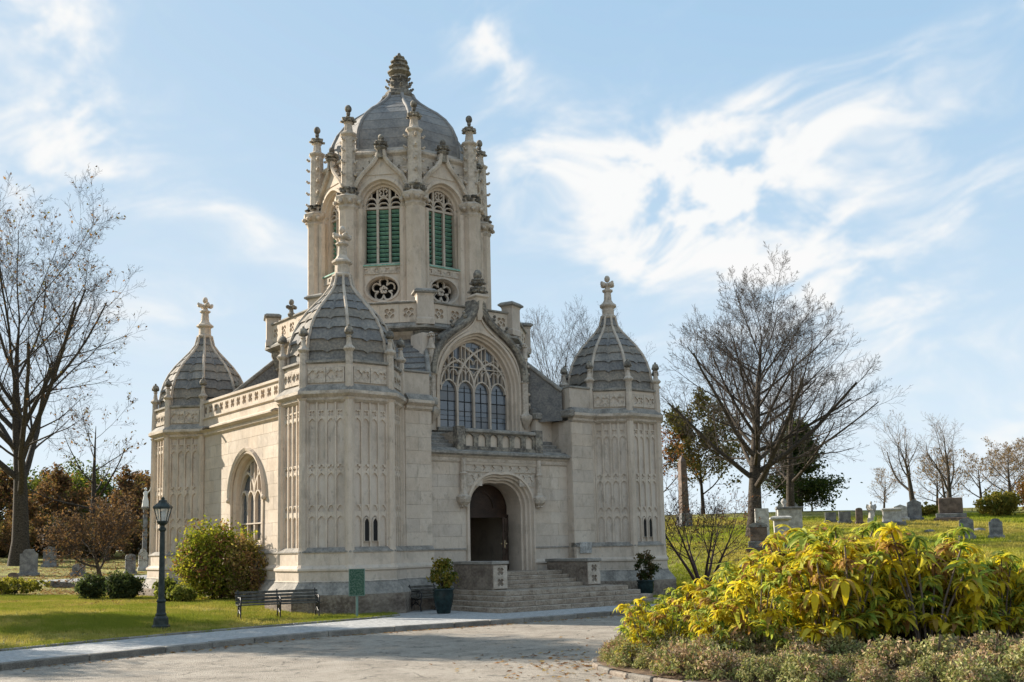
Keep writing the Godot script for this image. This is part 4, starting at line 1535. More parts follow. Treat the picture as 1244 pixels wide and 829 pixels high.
func make_chapel() -> void:
	var ch := thing("chapel", "pale limestone gothic chapel with domed lantern tower and four corner turrets", "chapel", Vector3(CHAPEL_AT.x, 0, -CHAPEL_AT.y), CHAPEL_TURN)
	var core := MB.new()
	core.box(Vector3(-6.3, 0, -6.3), Vector3(6.3, 7.15, 1.5))
	for sx: float in [-1.0, 1.0]:
		core.box(Vector3(minf(sx * 2.45, sx * 6.3), 0, 1.5), Vector3(maxf(sx * 2.45, sx * 6.3), 7.15, 5.30))
		core.box(Vector3(minf(sx * 1.55, sx * 2.45), 0, 1.5), Vector3(maxf(sx * 1.55, sx * 2.45), 6.25, 5.30))
	core.box(Vector3(-1.55, 4.8, 1.5), Vector3(1.55, 6.25, 5.30))
	core.box(Vector3(-2.45, 6.2, 1.5), Vector3(2.45, 7.15, 4.9))
	part(ch, "nave_walls", core, "mortar")
	make_front(ch)
	var t := make_turret(ch)
	var h := 6.151
	var spots := [Vector3(-h, 0, h), Vector3(h, 0, h), Vector3(-h, 0, -h), Vector3(h, 0, -h)]
	for i in 4:
		var q: Node3D = t
		if i > 0:
			q = t.duplicate()
			q.name = "corner_turret"
			ch.add_child(q, true)
		q.position = spots[i]
	for q in ch.get_children():
		if String(q.name).begins_with("corner_turret") and q.position.z > 0:
			turret_lancets(q)
	var sw := make_side_wall(ch)
	var bay := make_bay(ch)
	for k in 3:
		var q: Node3D = sw if k == 0 else sw.duplicate()
		if k > 0:
			q.name = "side_wall"
			ch.add_child(q, true)
		q.rotation_degrees.y = [-90.0, 90.0, 180.0][k]
	for k in 3:
		var q := make_drum_window(ch)
		q.rotation_degrees.y = [-90.0, 90.0, 180.0][k]
	var attic := MB.new()
	attic.box(Vector3(-4.8, 7.1, -4.8), Vector3(4.8, 7.7, 4.8))
	for sx: float in [-1.0, 1.0]:
		for sz: float in [-1.0, 1.0]:
			attic.box(Vector3(minf(sx * 2.5, sx * 6.2), 7.1, minf(sz * 2.5, sz * 5.45)), Vector3(maxf(sx * 2.5, sx * 6.2), 7.75, maxf(sz * 2.5, sz * 5.45)))
	part(ch, "attic", attic, "stone_d")
	make_platform(ch)
	make_tower(ch)

# ---- ground, drive, pavement -----------------------------------------------------------------------------------
const KERB := [Vector2(-30, -12), Vector2(-20, 4.5), Vector2(-16, 11), Vector2(-12.5, 16.4), Vector2(-9.79, 20.44), Vector2(-7.65, 23.44), Vector2(-6.2, 25.4), Vector2(-4.73, 27.0), Vector2(-3.2, 28.1), Vector2(-1.69, 29.0), Vector2(.2, 30.4), Vector2(1.77, 31.6), Vector2(3.9, 33.3), Vector2(9, 37.3), Vector2(16, 42.7), Vector2(30, 53)]
const LAWN_EDGE := [Vector2(-32.5, -10.4), Vector2(-22.3, 6.6), Vector2(-18.2, 13.5), Vector2(-14, 19.2), Vector2(-11.16, 23.29), Vector2(-8.73, 26.74), Vector2(-7.0, 28.7), Vector2(-5.27, 30.5), Vector2(-4.2, 31.6), Vector2(-3.55, 32.7), Vector2(-3.9, 33.6)]
const BED_AT := Vector2(11.0, 19.0)
const BED_R := Vector2(9.6, 6.0)
const ROAD_Y := -.11
var road_poly := PackedVector2Array()
var road_wide := PackedVector2Array()
var bumps := FastNoiseLite.new()

func rise(x: float, d: float) -> float:
	# the ground climbs behind the chapel, more to the right
	var k := lerpf(.05, .098, smoothstep(-12.0, 12.0, x))
	var s := maxf(0.0, d - 39.0)
	s = s * s / (s + 4.0)
	var far := maxf(0.0, d - 88.0)
	var h := k * (s - far * .9)
	var m := smoothstep(10.5, 21.0, Vector2(x, d).distance_to(CHAPEL_AT))
	return lawn_rise(x, d) + h * m + (bumps.get_noise_2d(x * 3.0, d * 3.0) * .12 * smoothstep(38.0, 50.0, d) * m)

func lawn_rise(x: float, d: float) -> float:
	# the lawn climbs gently from the pavement to the chapel
	if x > -3.0 or d > 60.0 or d < 5.0:
		return 0.0
	var best := 1e9
	var inside := 0.0
	var p := Vector2(x, d)
	for i in range(1, LAWN_EDGE.size() - 1):
		var a: Vector2 = LAWN_EDGE[i]
		var b: Vector2 = LAWN_EDGE[i + 1]
		var q := Geometry2D.get_closest_point_to_segment(p, a, b)
		var l := p.distance_to(q)
		if l < best:
			best = l
			inside = (b - a).cross(p - a)
	if inside < 0.0:
		return 0.0
	return .30 * smoothstep(0.0, 7.5, best) * (1.0 - smoothstep(44.0, 60.0, d))

func ground_y(x: float, d: float) -> float:
	if Geometry2D.is_point_in_polygon(Vector2(x, d), road_wide):
		return -.4
	return rise(x, d)

func P3(x: float, d: float, y := 0.0) -> Vector3:
	return Vector3(x, y, -d)

func on_ground(x: float, d: float) -> Vector3:
	return Vector3(x, rise(x, d), -d)

func flat() -> Transform3D:
	return Transform3D(Basis(Vector3(1, 0, 0), Vector3(0, 0, -1), Vector3(0, 1, 0)), Vector3.ZERO)

func make_setting() -> void:
	bumps.seed = 5
	bumps.frequency = .02
	for p: Vector2 in KERB:
		road_poly.append(p)
	road_poly.append_array(PackedVector2Array([Vector2(60, 40), Vector2(60, -12)]))
	road_wide = Geometry2D.offset_polygon(road_poly, 1.3)[0]
	var xs := [-400.0, -250.0, -160.0, -110.0, -80.0, -65.0, -52.0]
	var x := -44.0
	while x < 44.0:
		xs.append(x)
		x += 1.1
	xs.append_array([46.0, 52.0, 60.0, 70.0, 85.0, 110.0, 160.0, 250.0, 400.0])
	var ds := [-30.0, -12.0, -4.0]
	var d := 0.0
	while d < 64.0:
		ds.append(d)
		d += 1.1
	while d < 130.0:
		ds.append(d)
		d += 4.0
	ds.append_array([150.0, 190.0, 260.0, 400.0, 700.0])
	var g := MB.new()
	var H := []
	var N := []
	for i in xs.size():
		var row := []
		var nr := []
		for j in ds.size():
			row.append(ground_y(xs[i], ds[j]))
			var e := .8
			nr.append(Vector3(rise(xs[i] - e, ds[j]) - rise(xs[i] + e, ds[j]), 2 * e, rise(xs[i], ds[j] + e) - rise(xs[i], ds[j] - e)).normalized())
		H.append(row)
		N.append(nr)
	for i in xs.size() - 1:
		for j in ds.size() - 1:
			var a := P3(xs[i], ds[j], H[i][j])
			var b := P3(xs[i + 1], ds[j], H[i + 1][j])
			var c := P3(xs[i + 1], ds[j + 1], H[i + 1][j + 1])
			var e := P3(xs[i], ds[j + 1], H[i][j + 1])
			g.trin(a, b, c, N[i][j], N[i + 1][j], N[i + 1][j + 1])
			g.trin(a, c, e, N[i][j], N[i + 1][j + 1], N[i][j + 1])
	setting("ground", g, "turf")
	var r := MB.new()
	r.x = flat()
	r.poly(road_poly, ROAD_Y - .1, ROAD_Y, false)
	setting("road", r, "asphalt")
	# pavement between kerb and lawn, widening in front of the steps
	var pv := PackedVector2Array()
	for q: Vector2 in KERB:
		if q.x < 9.5:
			pv.append(q)
	var c := chapel_point(9.5, 7.2)
	pv.append(Vector2(c.x, -c.z))
	c = chapel_point(-5.0, 7.2)
	pv.append(Vector2(c.x, -c.z))
	for i in range(LAWN_EDGE.size() - 1, -1, -1):
		pv.append(LAWN_EDGE[i])
	var p := MB.new()
	p.x = flat()
	p.poly(pv, -.2, .008)
	var pave := setting("pavement", p, "paving")
	kerb_stones(pave, KERB, 1.5, .16, ROAD_Y - .1, .016, 3, 13)
	kerb_stones(pave, LAWN_EDGE, 1.1, .10, -.1, .05, 2, 10)
	# the path that winds away on the left
	var line_pts := [Vector2(-46, 36.5), Vector2(-36, 39), Vector2(-28, 41.2), Vector2(-23.5, 43.6), Vector2(-21, 47), Vector2(-19.5, 51), Vector2(-18.6, 56), Vector2(-17, 63), Vector2(-13, 72), Vector2(-6, 80)]
	var curve := Curve2D.new()
	for i in line_pts.size():
		var t: Vector2 = (line_pts[mini(i + 1, line_pts.size() - 1)] - line_pts[maxi(i - 1, 0)]) * .17
		curve.add_point(line_pts[i], -t, t)
	var pb := MB.new()
	var pts := curve.get_baked_points()
	for i in range(0, pts.size() - 12, 12):
		var a := pts[i]
		var b := pts[i + 12]
		var n0 := (b - a).normalized().orthogonal() * 1.25
		var n1 := (pts[mini(i + 24, pts.size() - 1)] - b).normalized().orthogonal() * 1.25
		for s in 3:
			var f0 := s / 3.0 * 2.0 - 1.0
			var f1 := (s + 1) / 3.0 * 2.0 - 1.0
			var q := [a + n0 * f0, a + n0 * f1, b + n1 * f1, b + n1 * f0]
			var w := []
			for o: Vector2 in q:
				w.append(P3(o.x, o.y, rise(o.x, o.y) + .035))
			pb.quad(w[0], w[3], w[2], w[1])
	setting("path", pb, "path")
	make_grass()

func chapel_point(lx: float, lz: float, y := 0.0) -> Vector3:
	var t := deg_to_rad(CHAPEL_TURN)
	return Vector3(CHAPEL_AT.x, y, -CHAPEL_AT.y) + Vector3(cos(t), 0, -sin(t)) * lx + Vector3(sin(t), 0, cos(t)) * lz

func kerb_stones(parent: Node, pts: Array, each: float, wide: float, y0: float, y1: float, from: int, to: int) -> void:
	var left := 0.0
	for i in range(from - 1, to):
		if i + 1 >= pts.size():
			break
		var a: Vector2 = pts[i]
		var b: Vector2 = pts[i + 1]
		var n := maxi(1, roundi(a.distance_to(b) / each))
		for k in n:
			var p := a.lerp(b, float(k) / n)
			var q := a.lerp(b, float(k + 1) / n)
			var len := p.distance_to(q)
			var m := MB.new()
			m.bbox(Vector3(.006, y0, -wide), Vector3(len - .006, y1 + rng.randf_range(0, .012), wide * .3 + rng.randf_range(-.01, .01)), .02)
			var dir := (q - p).normalized()
			part(parent, "kerb_stone", m, ["kerb_a", "kerb_b"][rng.randi() % 2], Transform3D(Basis(Vector3(dir.x, 0, -dir.y), Vector3.UP, Vector3(dir.y, 0, dir.x)), P3(p.x, p.y)))

func scatter(called: String, mesh: Mesh, m: String, spots: Array, label: String, category: String) -> void:
	var mm := MultiMesh.new()
	mm.transform_format = MultiMesh.TRANSFORM_3D
	mm.use_colors = true
	mm.mesh = mesh
	mm.instance_count = spots.size()
	for i in spots.size():
		mm.set_instance_transform(i, spots[i][0])
		mm.set_instance_color(i, spots[i][1])
	var o := MultiMeshInstance3D.new()
	o.name = called
	o.multimesh = mm
	o.material_override = M[m]
	add_child(o)
	o.set_meta("kind", "stuff")
	o.set_meta("label", label)
	o.set_meta("category", category)

func make_grass() -> void:
	var b := MB.new()
	b.use_color = true
	b.col = Color.WHITE
	var g := RandomNumberGenerator.new()
	g.seed = 12
	for i in 9:
		var o := Vector3(g.randf_range(-.09, .09), 0, g.randf_range(-.09, .09))
		var f := g.randf() * TAU
		var s := Vector3(cos(f), 0, sin(f)) * .008
		var lean := Vector3(g.randf_range(-.035, .035), g.randf_range(.05, .10), g.randf_range(-.035, .035))
		b.tri(o - s, o + s, o + lean)
	var m := b.mesh()
	var spots := []
	var edge := PackedVector2Array()
	for q: Vector2 in LAWN_EDGE:
		edge.append(q)
	edge.append_array(PackedVector2Array([Vector2(-9, 38), Vector2(-15, 46), Vector2(-40, 46), Vector2(-40, 0)]))
	var tone := FastNoiseLite.new()
	tone.seed = 4
	tone.frequency = .09
	while spots.size() < 34000:
		var x := g.randf_range(-24.0, -3.5)
		var d := g.randf_range(17.0, 45.0)
		if not Geometry2D.is_point_in_polygon(Vector2(x, d), edge) or absf(x / d) > .56:
			continue
		var patch := tone.get_noise_2d(x * 2.0, d * 2.0) + tone.get_noise_2d(x * 9.0, d * 9.0) * .6
		if patch > .16 and g.randf() < .8:
			continue
		var c := Color(.22, .25, .035).lerp(Color(.44, .37, .11), clampf(patch * 1.6 + .35 + g.randf_range(-.25, .25), 0, 1))
		spots.append([Transform3D(Basis(Vector3.UP, g.randf() * TAU).scaled(Vector3.ONE * g.randf_range(.7, 1.3)), on_ground(x, d)), c])
	# the slope on the right
	for i in 26000:
		var d := g.randf_range(36.0, 82.0)
		var x := g.randf_range(.10, .53) * d
		if Geometry2D.is_point_in_polygon(Vector2(x, d), road_poly):
			continue
		var patch := tone.get_noise_2d(x * .8, d * 1.2)
		var c := Color(.27, .31, .03).lerp(Color(.44, .36, .09), clampf(patch * 1.6 + .4 + g.randf_range(-.2, .2), 0, 1))
		spots.append([Transform3D(Basis(Vector3.UP, g.randf() * TAU).scaled(Vector3(2.2, 1.3, 2.2) * g.randf_range(.7, 1.3)), on_ground(x, d)), c])
	scatter("grass", m, "dry", spots, "short green and straw grass of the lawns and slope", "grass")
	# leaves on the ground under the trees
	var lf := MB.new()
	lf.use_color = true
	lf.tri(Vector3(-.05, .005, 0), Vector3(0, .012, .035), Vector3(.055, .02, 0))
	lf.tri(Vector3(-.05, .005, 0), Vector3(.055, .02, 0), Vector3(0, .025, -.035))
	var ls := []
	var cols := [Color(.28, .13, .04), Color(.22, .10, .04), Color(.34, .20, .07), Color(.16, .08, .035), Color(.38, .26, .10)]
	while ls.size() < 15000:
		var d := g.randf_range(36.0, 84.0)
		var x := g.randf_range(-.54, -.16) * d
		var t := tone.get_noise_2d(x * 1.1, d * 1.1)
		if (x < -20.0 and d < 40.0) or (t < -.02 and g.randf() < .85) or Vector2(x, d).distance_to(CHAPEL_AT) < 9.0:
			continue
		if x > -12.0 and d < 38.0:
			continue
		ls.append([Transform3D(Basis(Vector3.UP, g.randf() * TAU).scaled(Vector3.ONE * g.randf_range(.8, 2.0)), on_ground(x, d) + Vector3(0, .02, 0)), cols[g.randi() % 5]])
	for i in 1500:                       # strays on the drive beside the bed, on lawn and slope
		var k := g.randi() % 4
		var x := g.randfn(1.2, .9)
		var d := g.randfn(19.5, 1.8)
		var y := ROAD_Y
		if k == 1:
			x = g.randf_range(-20, -5); d = g.randf_range(22, 38); y = rise(x, d) + .03
			if not Geometry2D.is_point_in_polygon(Vector2(x, d), edge): continue
		elif k == 2:
			d = g.randf_range(44, 75); x = g.randf_range(.15, .5) * d; y = rise(x, d) + .03
		elif k == 3:
			var e: int = 4 + g.randi() % 8
			var q: Vector2 = (KERB[e] as Vector2).lerp(KERB[e + 1], g.randf())
			x = q.x + absf(g.randfn(0, .25)) * .8 + .1; d = q.y - absf(g.randfn(0, .25)) * .6 - .1
		elif pow((x - BED_AT.x) / BED_R.x, 2) + pow((d - BED_AT.y) / BED_R.y, 2) < 1.0: continue
		ls.append([Transform3D(Basis(Vector3.UP, g.randf() * TAU).scaled(Vector3.ONE * g.randf_range(.6, 1.2)), P3(x, d, y)), cols[g.randi() % 5]])
	scatter("fallen_leaves", lf.mesh(), "dry", ls, "brown and orange leaves lying on the ground", "leaves")

# ---- trees and plants ------------------------------------------------------------------------------------------
func grow(wood: MB, twigs: MB, leaves: MB, g: RandomNumberGenerator, p: Vector3, dir: Vector3, len: float, r: float, level: int, Q: Dictionary) -> void:
	var n: int = [9, 7, 5, 4, 2, 2][level]
	var sides: int = [10, 7, 5, 3, 3, 3][level]
	var pts := [p]
	var rad := [r]
	var dirs := [dir]
	var wig: float = Q.wig * [.35, .8, 1.0, 1.1, 1.2, 1.2][level]
	for i in n:
		dir = (dir + Vector3(g.randf_range(-1, 1), g.randf_range(-1, 1), g.randf_range(-1, 1)) * wig + Vector3.UP * Q.up * (.0 if level == 0 else 1.0)).normalized()
		p += dir * len / n
		pts.append(p)
		dirs.append(dir)
		rad.append(maxf(r * (1.0 - (.94 if level == 0 else .66 if level == 1 else .75) * (i + 1.0) / n), .006))
	if level == 0:
		rad[0] = r * 1.35
	(wood if level < 2 else twigs).tube(pts, rad, sides, level < 3, level == 0)
	var top: int = Q.n.size()
	if level >= top:
		if leaves != null:
			for k in Q.leaf_n:
				if g.randf() < Q.leaf:
					var o: Vector3 = pts[g.randi() % pts.size()] + Vector3(g.randf_range(-1, 1), g.randf_range(-1, 1), g.randf_range(-1, 1)) * Q.leaf_out
					leaf_bit(leaves, g, o, Q.leaf_size, Q.cols)
		return
	var m: int = Q.n[level]
	var az := g.randf() * TAU
	for k in m:
		var t0: float = Q.t0[level]
		var t := t0 + (1.0 - t0) * (k + g.randf_range(.1, .9)) / m
		var fi := t * n
		var i := mini(int(fi), n - 1)
		var o: Vector3 = pts[i].lerp(pts[i + 1], fi - i)
		var d: Vector3 = dirs[i + 1]
		az += 2.4 + g.randf_range(-.5, .5)
		var side := d.cross(Vector3(.2, .1, 1.0)).normalized().rotated(d, az)
		var ang: float = deg_to_rad(Q.ang[level] * g.randf_range(.75, 1.25) * (1.15 - .45 * t))
		var nd := (d * cos(ang) + side * sin(ang)).normalized()
		var nl: float = len * Q.ratio[level] * (1.12 - .55 * t) * g.randf_range(.75, 1.2)
		var nr: float = minf(rad[i] * .8, maxf(rad[i] * .54 * sqrt(nl / len) * 1.1, .007))
		grow(wood, twigs, leaves, g, o, nd, nl, nr, level + 1, Q)

func leaf_bit(b: MB, g: RandomNumberGenerator, o: Vector3, size: float, cols: Array) -> void:
	var c: Color = cols[g.randi() % cols.size()]
	b.col = c * 1.35 * g.randf_range(.7, 1.25)
	var s := size * g.randf_range(.6, 1.3)
	var u := Vector3(g.randf_range(-1, 1), g.randf_range(-1, 1), g.randf_range(-1, 1)).normalized()
	var w := u.cross(Vector3(g.randf_range(-1, 1), g.randf_range(-1, 1), g.randf_range(-1, 1))).normalized()
	var up := u.cross(w) * s * .15
	b.tri(o - u * s, o + w * s * .5 + up, o + u * s)
	b.tri(o - u * s, o + u * s, o - w * s * .5 + up)

func tree(called: String, label: String, at: Vector3, sd: int, H: float, r: float, Q: Dictionary, wood_m := "bark", twig_m := "twig", group := "") -> Node3D:
	var g := RandomNumberGenerator.new()
	g.seed = sd
	var o := thing(called, label, "tree", at, 0.0, group)
	var wood := MB.new()
	var twigs := MB.new()
	var leaves: MB = null
	if Q.get("leaf", 0.0) > 0.0:
		leaves = MB.new()
		leaves.use_color = true
	grow(wood, twigs, leaves, g, Vector3(0, -.3, 0), Vector3(g.randf_range(-.04, .04), 1, g.randf_range(-.04, .04)).normalized(), H * Q.trunk, r, 0, Q)
	part(o, "trunk", wood, wood_m)
	part(o, "crown", twigs, twig_m)
	if leaves != null:
		part(o, "foliage", leaves, "leaf")
	return o

# leafy mass: clumps of leaves spread through a lumpy volume
func leafy(b: MB, g: RandomNumberGenerator, o: Vector3, R: Vector3, clumps: int, per: int, size: float, cols: Array, shell := .35) -> void:
	for i in clumps:
		var d := Vector3(g.randfn(), g.randfn(), g.randfn()).normalized()
		var k := pow(g.randf_range(shell, 1.0), .5) * (.92 + .45 * bumps.get_noise_3d(d.x * 55.0, d.y * 55.0, d.z * 55.0))
		var c := o + Vector3(d.x * R.x, d.y * R.y, d.z * R.z) * k
		var cr := minf(R.x, R.y) * g.randf_range(.16, .34)
		var pick: Array = [cols[g.randi() % cols.size()], cols[g.randi() % cols.size()]]
		for j in per:
			var q := c + Vector3(g.randfn(), g.randfn(), g.randfn()) * cr * .55
			leaf_bit(b, g, q, size, pick)

func shrub(called: String, label: String, at: Vector3, sd: int, R: Vector3, clumps: int, per: int, size: float, cols: Array, group := "") -> Node3D:
	var g := RandomNumberGenerator.new()
	g.seed = sd
	var o := thing(called, label, "shrub", at, 0.0, group)
	var st := MB.new()
	for i in 9:
		var f := TAU * i / 9
		var tip := Vector3(cos(f) * R.x * .6, R.y * 1.3, sin(f) * R.z * .6)
		st.tube([Vector3(cos(f) * .08, -.1, sin(f) * .08), tip * .5 + Vector3(0, .1, 0), tip], [.03, .02, .008], 5)
	part(o, "stems", st, "twig")
	var b := MB.new()
	b.use_color = true
	leafy(b, g, Vector3(0, R.y, 0), R, clumps, per, size, cols)
	part(o, "foliage", b, "leaf")
	return o

const OLD := {trunk = .62, n = [20, 8, 6, 5, 4], t0 = [.26, .2, .15, .1, .1], ang = [46.0, 46.0, 44.0, 42.0, 42.0], ratio = [.76, .52, .52, .50, .5], wig = .13, up = .06}
const FAN := {trunk = .80, n = [36, 9, 6, 5, 4], t0 = [.24, .2, .15, .1, .1], ang = [68.0, 42.0, 40.0, 38.0, 38.0], ratio = [.58, .50, .50, .50, .5], wig = .10, up = .065}

func with(a: Dictionary, b: Dictionary) -> Dictionary:
	var r := a.duplicate()
	r.merge(b, true)
	return r

func make_trees() -> void:
	var autumn := [Color(.15, .08, .045), Color(.11, .066, .042), Color(.19, .105, .05), Color(.085, .055, .036), Color(.10, .085, .035)]
	var big := on_ground(-33.4, 72)
	tree("bare_tree", "huge old bare tree with forked trunk and a few brown leaves beyond the lawn", big, 24, 28.0, .62, with(OLD, {leaf = .10, leaf_n = 1, leaf_out = .15, leaf_size = .12, cols = autumn}))
	tree("bare_tree", "tall wide bare tree with rounded crown behind the headstones on the slope", on_ground(14.9, 66), 34, 16.6, .50, FAN)
	tree("bare_tree", "slimmer bare tree standing right beside the wide bare tree on the slope", on_ground(19.2, 74), 35, 15.0, .34, with(FAN, {n = [15, 8, 6, 5]}))
	# bare trees seen between tower and turret
	var far := tree("bare_tree", "tall bare tree rising behind the chapel roof beside the turret", on_ground(3.8, 98), 41, 19.0, .34, with(FAN, {trunk = .80, n = [22, 8, 5, 4], ang = [36.0, 34.0, 36.0, 36.0]}), "bark", "twig", "bare trees behind the chapel")
	for q: Array in [[7.2, 94, 70.0, .93], [9.6, 102, 150.0, .9]]:
		copy(far, "bare_tree", "tall bare tree rising behind the chapel roof beside the turret", on_ground(q[0], q[1]), q[2], q[3])
	# bare trees on the crest
	var crest := with(OLD, {trunk = .46, n = [9, 7, 5, 4], wig = .22, up = .07})
	tree("bare_tree", "crooked pale bare tree on the crest behind the tomb with a rounded top", on_ground(36.5, 97), 51, 14.0, .30, crest, "bark", "twig_pale")
	tree("bare_tree", "crooked pale bare tree on the crest beside the broad dark monument", on_ground(40.6, 99), 52, 13.6, .28, crest, "bark", "twig_pale")
	var tan := tree("bare_tree", "low tan bushy tree in the row along the crest", on_ground(50.5, 108), 53, 12.5, .22, with(FAN, {trunk = .5, n = [12, 8, 6, 4], leaf = .22, leaf_n = 1, leaf_out = .2, leaf_size = .13, cols = [Color(.20, .14, .09), Color(.16, .11, .07)]}), "bark", "twig_pale", "tan trees along the crest")
	for q: Array in [[46.0, 113, 60.0, .92], [55.0, 112, 130.0, 1.05], [58.5, 104, 200.0, .8], [41.0, 118, 260.0, .7], [33.0, 118, 300.0, .6], [52.0, 118, 20.0, .95], [56.5, 120, 110.0, 1.0], [48.5, 122, 220.0, .9], [61.0, 116, 330.0, .95]]:
		copy(tan, "bare_tree", "low tan bushy tree in the row along the crest", on_ground(q[0], q[1]), q[2], q[3])
	# rust-leaved trees at the back left
	var rust := tree("autumn_tree", "rust-brown leafy tree in the thicket behind the left graves", on_ground(-30, 84), 61, 9.5, .2, with(FAN, {trunk = .55, n = [12, 7, 5, 4], leaf = .85, leaf_n = 3, leaf_out = .3, leaf_size = .15, cols = autumn}), "bark", "twig", "rust-leaved trees of the thicket")
	for q: Array in [[-24.5, 80, 40.0, .72], [-38, 88, 90.0, 1.05], [-45, 92, 140.0, 1.1], [-27, 98, 200.0, 1.05], [-35, 104, 250.0, 1.2], [-47, 108, 310.0, 1.25], [-21, 100, 20.0, .8], [-42, 80, 75.0, .8], [-29, 76, 15.0, .6], [-36, 78, 130.0, .65], [-24, 90, 240.0, .9], [-32, 92, 330.0, 1.0], [-41, 98, 180.0, 1.1]]:
		copy(rust, "autumn_tree", "rust-brown leafy tree in the thicket behind the left graves", on_ground(q[0], q[1]), q[2], q[3])
	var grn := shrub("evergreen_tree", "dark green bushy evergreen standing in the thicket behind the left graves", on_ground(-38.5, 95), 65, Vector3(3.2, 4.0, 3.0), 260, 40, .16, [Color(.05, .075, .018), Color(.08, .10, .02), Color(.13, .13, .025)], "evergreens of the thicket")
	grn.set_meta("category", "tree")
	for q: Array in [[-46, 97, 80.0, 1.0], [-32, 108, 200.0, 1.1]]:
		copy(grn, "evergreen_tree", "dark green bushy evergreen standing in the thicket behind the left graves", on_ground(q[0], q[1]), q[2], q[3])
	var low := shrub("thicket_bush", "low brown bush filling the thicket behind the left graves", on_ground(-27, 79), 67, Vector3(2.6, 1.3, 1.8), 150, 36, .13, [Color(.10, .065, .035), Color(.14, .09, .045), Color(.075, .07, .03), Color(.06, .05, .03)], "low bushes of the thicket")
	for q: Array in [[-31.5, 80, 30.0, 1.0], [-36, 83, 70.0, 1.1], [-40.5, 84, 120.0, 1.0], [-22.5, 84, 160.0, .9], [-45, 88, 200.0, 1.2], [-24, 95, 240.0, 1.3], [-29, 90, 280.0, 1.2], [-34, 94, 310.0, 1.3], [-50, 94, 20.0, 1.4], [-18.5, 92, 80.0, 1.0]]:
		copy(low, "thicket_bush", "low brown bush filling the thicket behind the left graves", on_ground(q[0], q[1]), q[2], q[3])
	tree("autumn_tree", "second slim dark trunk with brown leaves just beside the huge old tree", on_ground(-32.4, 82), 66, 13.0, .34, with(FAN, {n = [10, 6, 5, 4], leaf = .25, leaf_n = 1, leaf_out = .2, leaf_size = .13, cols = autumn}))
	tree("crab_apple", "small spreading tree with dense brown twigs beside the low dark shrubs", on_ground(-19.5, 50.5), 71, 6.6, .17, with(OLD, {trunk = .40, n = [11, 9, 7, 5], ang = [60.0, 48.0, 48.0, 48.0], ratio = [1.30, .60, .55, .5], t0 = [.45, .15, .1, .1], wig = .24, up = .03, leaf = .55, leaf_n = 2, leaf_out = .10, leaf_size = .07, cols = [Color(.10, .058, .04), Color(.14, .085, .05), Color(.075, .048, .035)]}))
	# low multi-stemmed tree beside the right turret
	var o := thing("multistem_tree", "low bare tree with several splayed purple-brown stems beside the turret", "tree", on_ground(8.4, 48.0))
	var g := RandomNumberGenerator.new()
	g.seed = 81
	var wood := MB.new()
	var tw := MB.new()
	var fl := MB.new()
	fl.use_color = true
	var Q := with(OLD, {n = [8, 7, 5], t0 = [.35, .2, .1], ang = [46.0, 48.0, 46.0], ratio = [.55, .55, .5], wig = .2, up = .03, leaf = .5, leaf_n = 1, leaf_out = .1, leaf_size = .06, cols = [Color(.15, .07, .045), Color(.11, .065, .045)]})
	for i in 6:
		var f := TAU * i / 6 + .3
		grow(wood, tw, fl, g, Vector3(cos(f) * .12, -.2, sin(f) * .12), Vector3(cos(f) * .55, 1.0, sin(f) * .55).normalized(), g.randf_range(3.3, 4.6), .085, 0, Q)
	part(o, "trunk", wood, plain(Color(.075, .042, .045), .9))
	part(o, "crown", tw, "twig")
	part(o, "foliage", fl, "leaf")
	tree("autumn_tree", "russet-leaved tree behind the grey obelisk", on_ground(12.0, 88), 83, 7.6, .16, with(FAN, {n = [12, 8, 6, 4], leaf = .55, leaf_n = 1, leaf_out = .2, leaf_size = .13, cols = [Color(.25, .09, .04), Color(.20, .10, .05), Color(.30, .15, .07)]}))
	tree("autumn_tree", "yellow-brown leafy tree just behind the tall wide bare tree", on_ground(16.0, 90), 84, 9.6, .18, with(FAN, {n = [14, 9, 6, 4], leaf = .95, leaf_n = 3, leaf_out = .3, leaf_size = .15, cols = [Color(.11, .10, .03), Color(.14, .105, .035), Color(.08, .08, .025)]}))
	# broad pine
	var pg := RandomNumberGenerator.new()
	pg.seed = 91
	var pine := thing("pine_tree", "broad dark green pine on the slope behind the pale pedestal", "tree", on_ground(24.2, 90))
	var pt := MB.new()
	pt.tube([Vector3(0, -.3, 0), Vector3(.1, 3, 0), Vector3(0, 7.2, 0)], [.28, .2, .05], 8)
	var pf := MB.new()
	pf.use_color = true
	for i in 46:
		var y := pg.randf_range(.7, 7.2)
		var reach := (1.0 - pow(y / 7.6, 1.6)) * 3.9 * pg.randf_range(.55, 1.05)
		var f := pg.randf() * TAU
		var tip := Vector3(cos(f) * reach, y + pg.randf_range(-.2, .5), sin(f) * reach)
		pt.tube([Vector3(0, y, 0), tip], [.05, .015], 4)
		for k in 5:
			var c := Vector3(0, y, 0).lerp(tip, .35 + .16 * k)
			for j in 70:
				leaf_bit(pf, pg, c + Vector3(pg.randfn() * .45, pg.randfn() * .36, pg.randfn() * .45), .15, [Color(.03, .045, .016), Color(.045, .065, .02), Color(.07, .08, .022)])
	part(pine, "trunk", pt, "bark")
	part(pine, "crown", pf, "leaf")
	# a tall leafy pear that stands out of view on the left and shades lawn and drive
	var pr := RandomNumberGenerator.new()
	pr.seed = 95
	var pear := thing("pear_tree", "tall narrow brown-leaved pear tree at the lawn beside the drive", "tree", on_ground(-25.0, 36.3))
	var tw2 := MB.new()
	tw2.tube([Vector3(0, -.3, 0), Vector3(.1, 4, .1), Vector3(0, 9, 0), Vector3(0, 14, 0)], [.3, .22, .14, .03], 8)
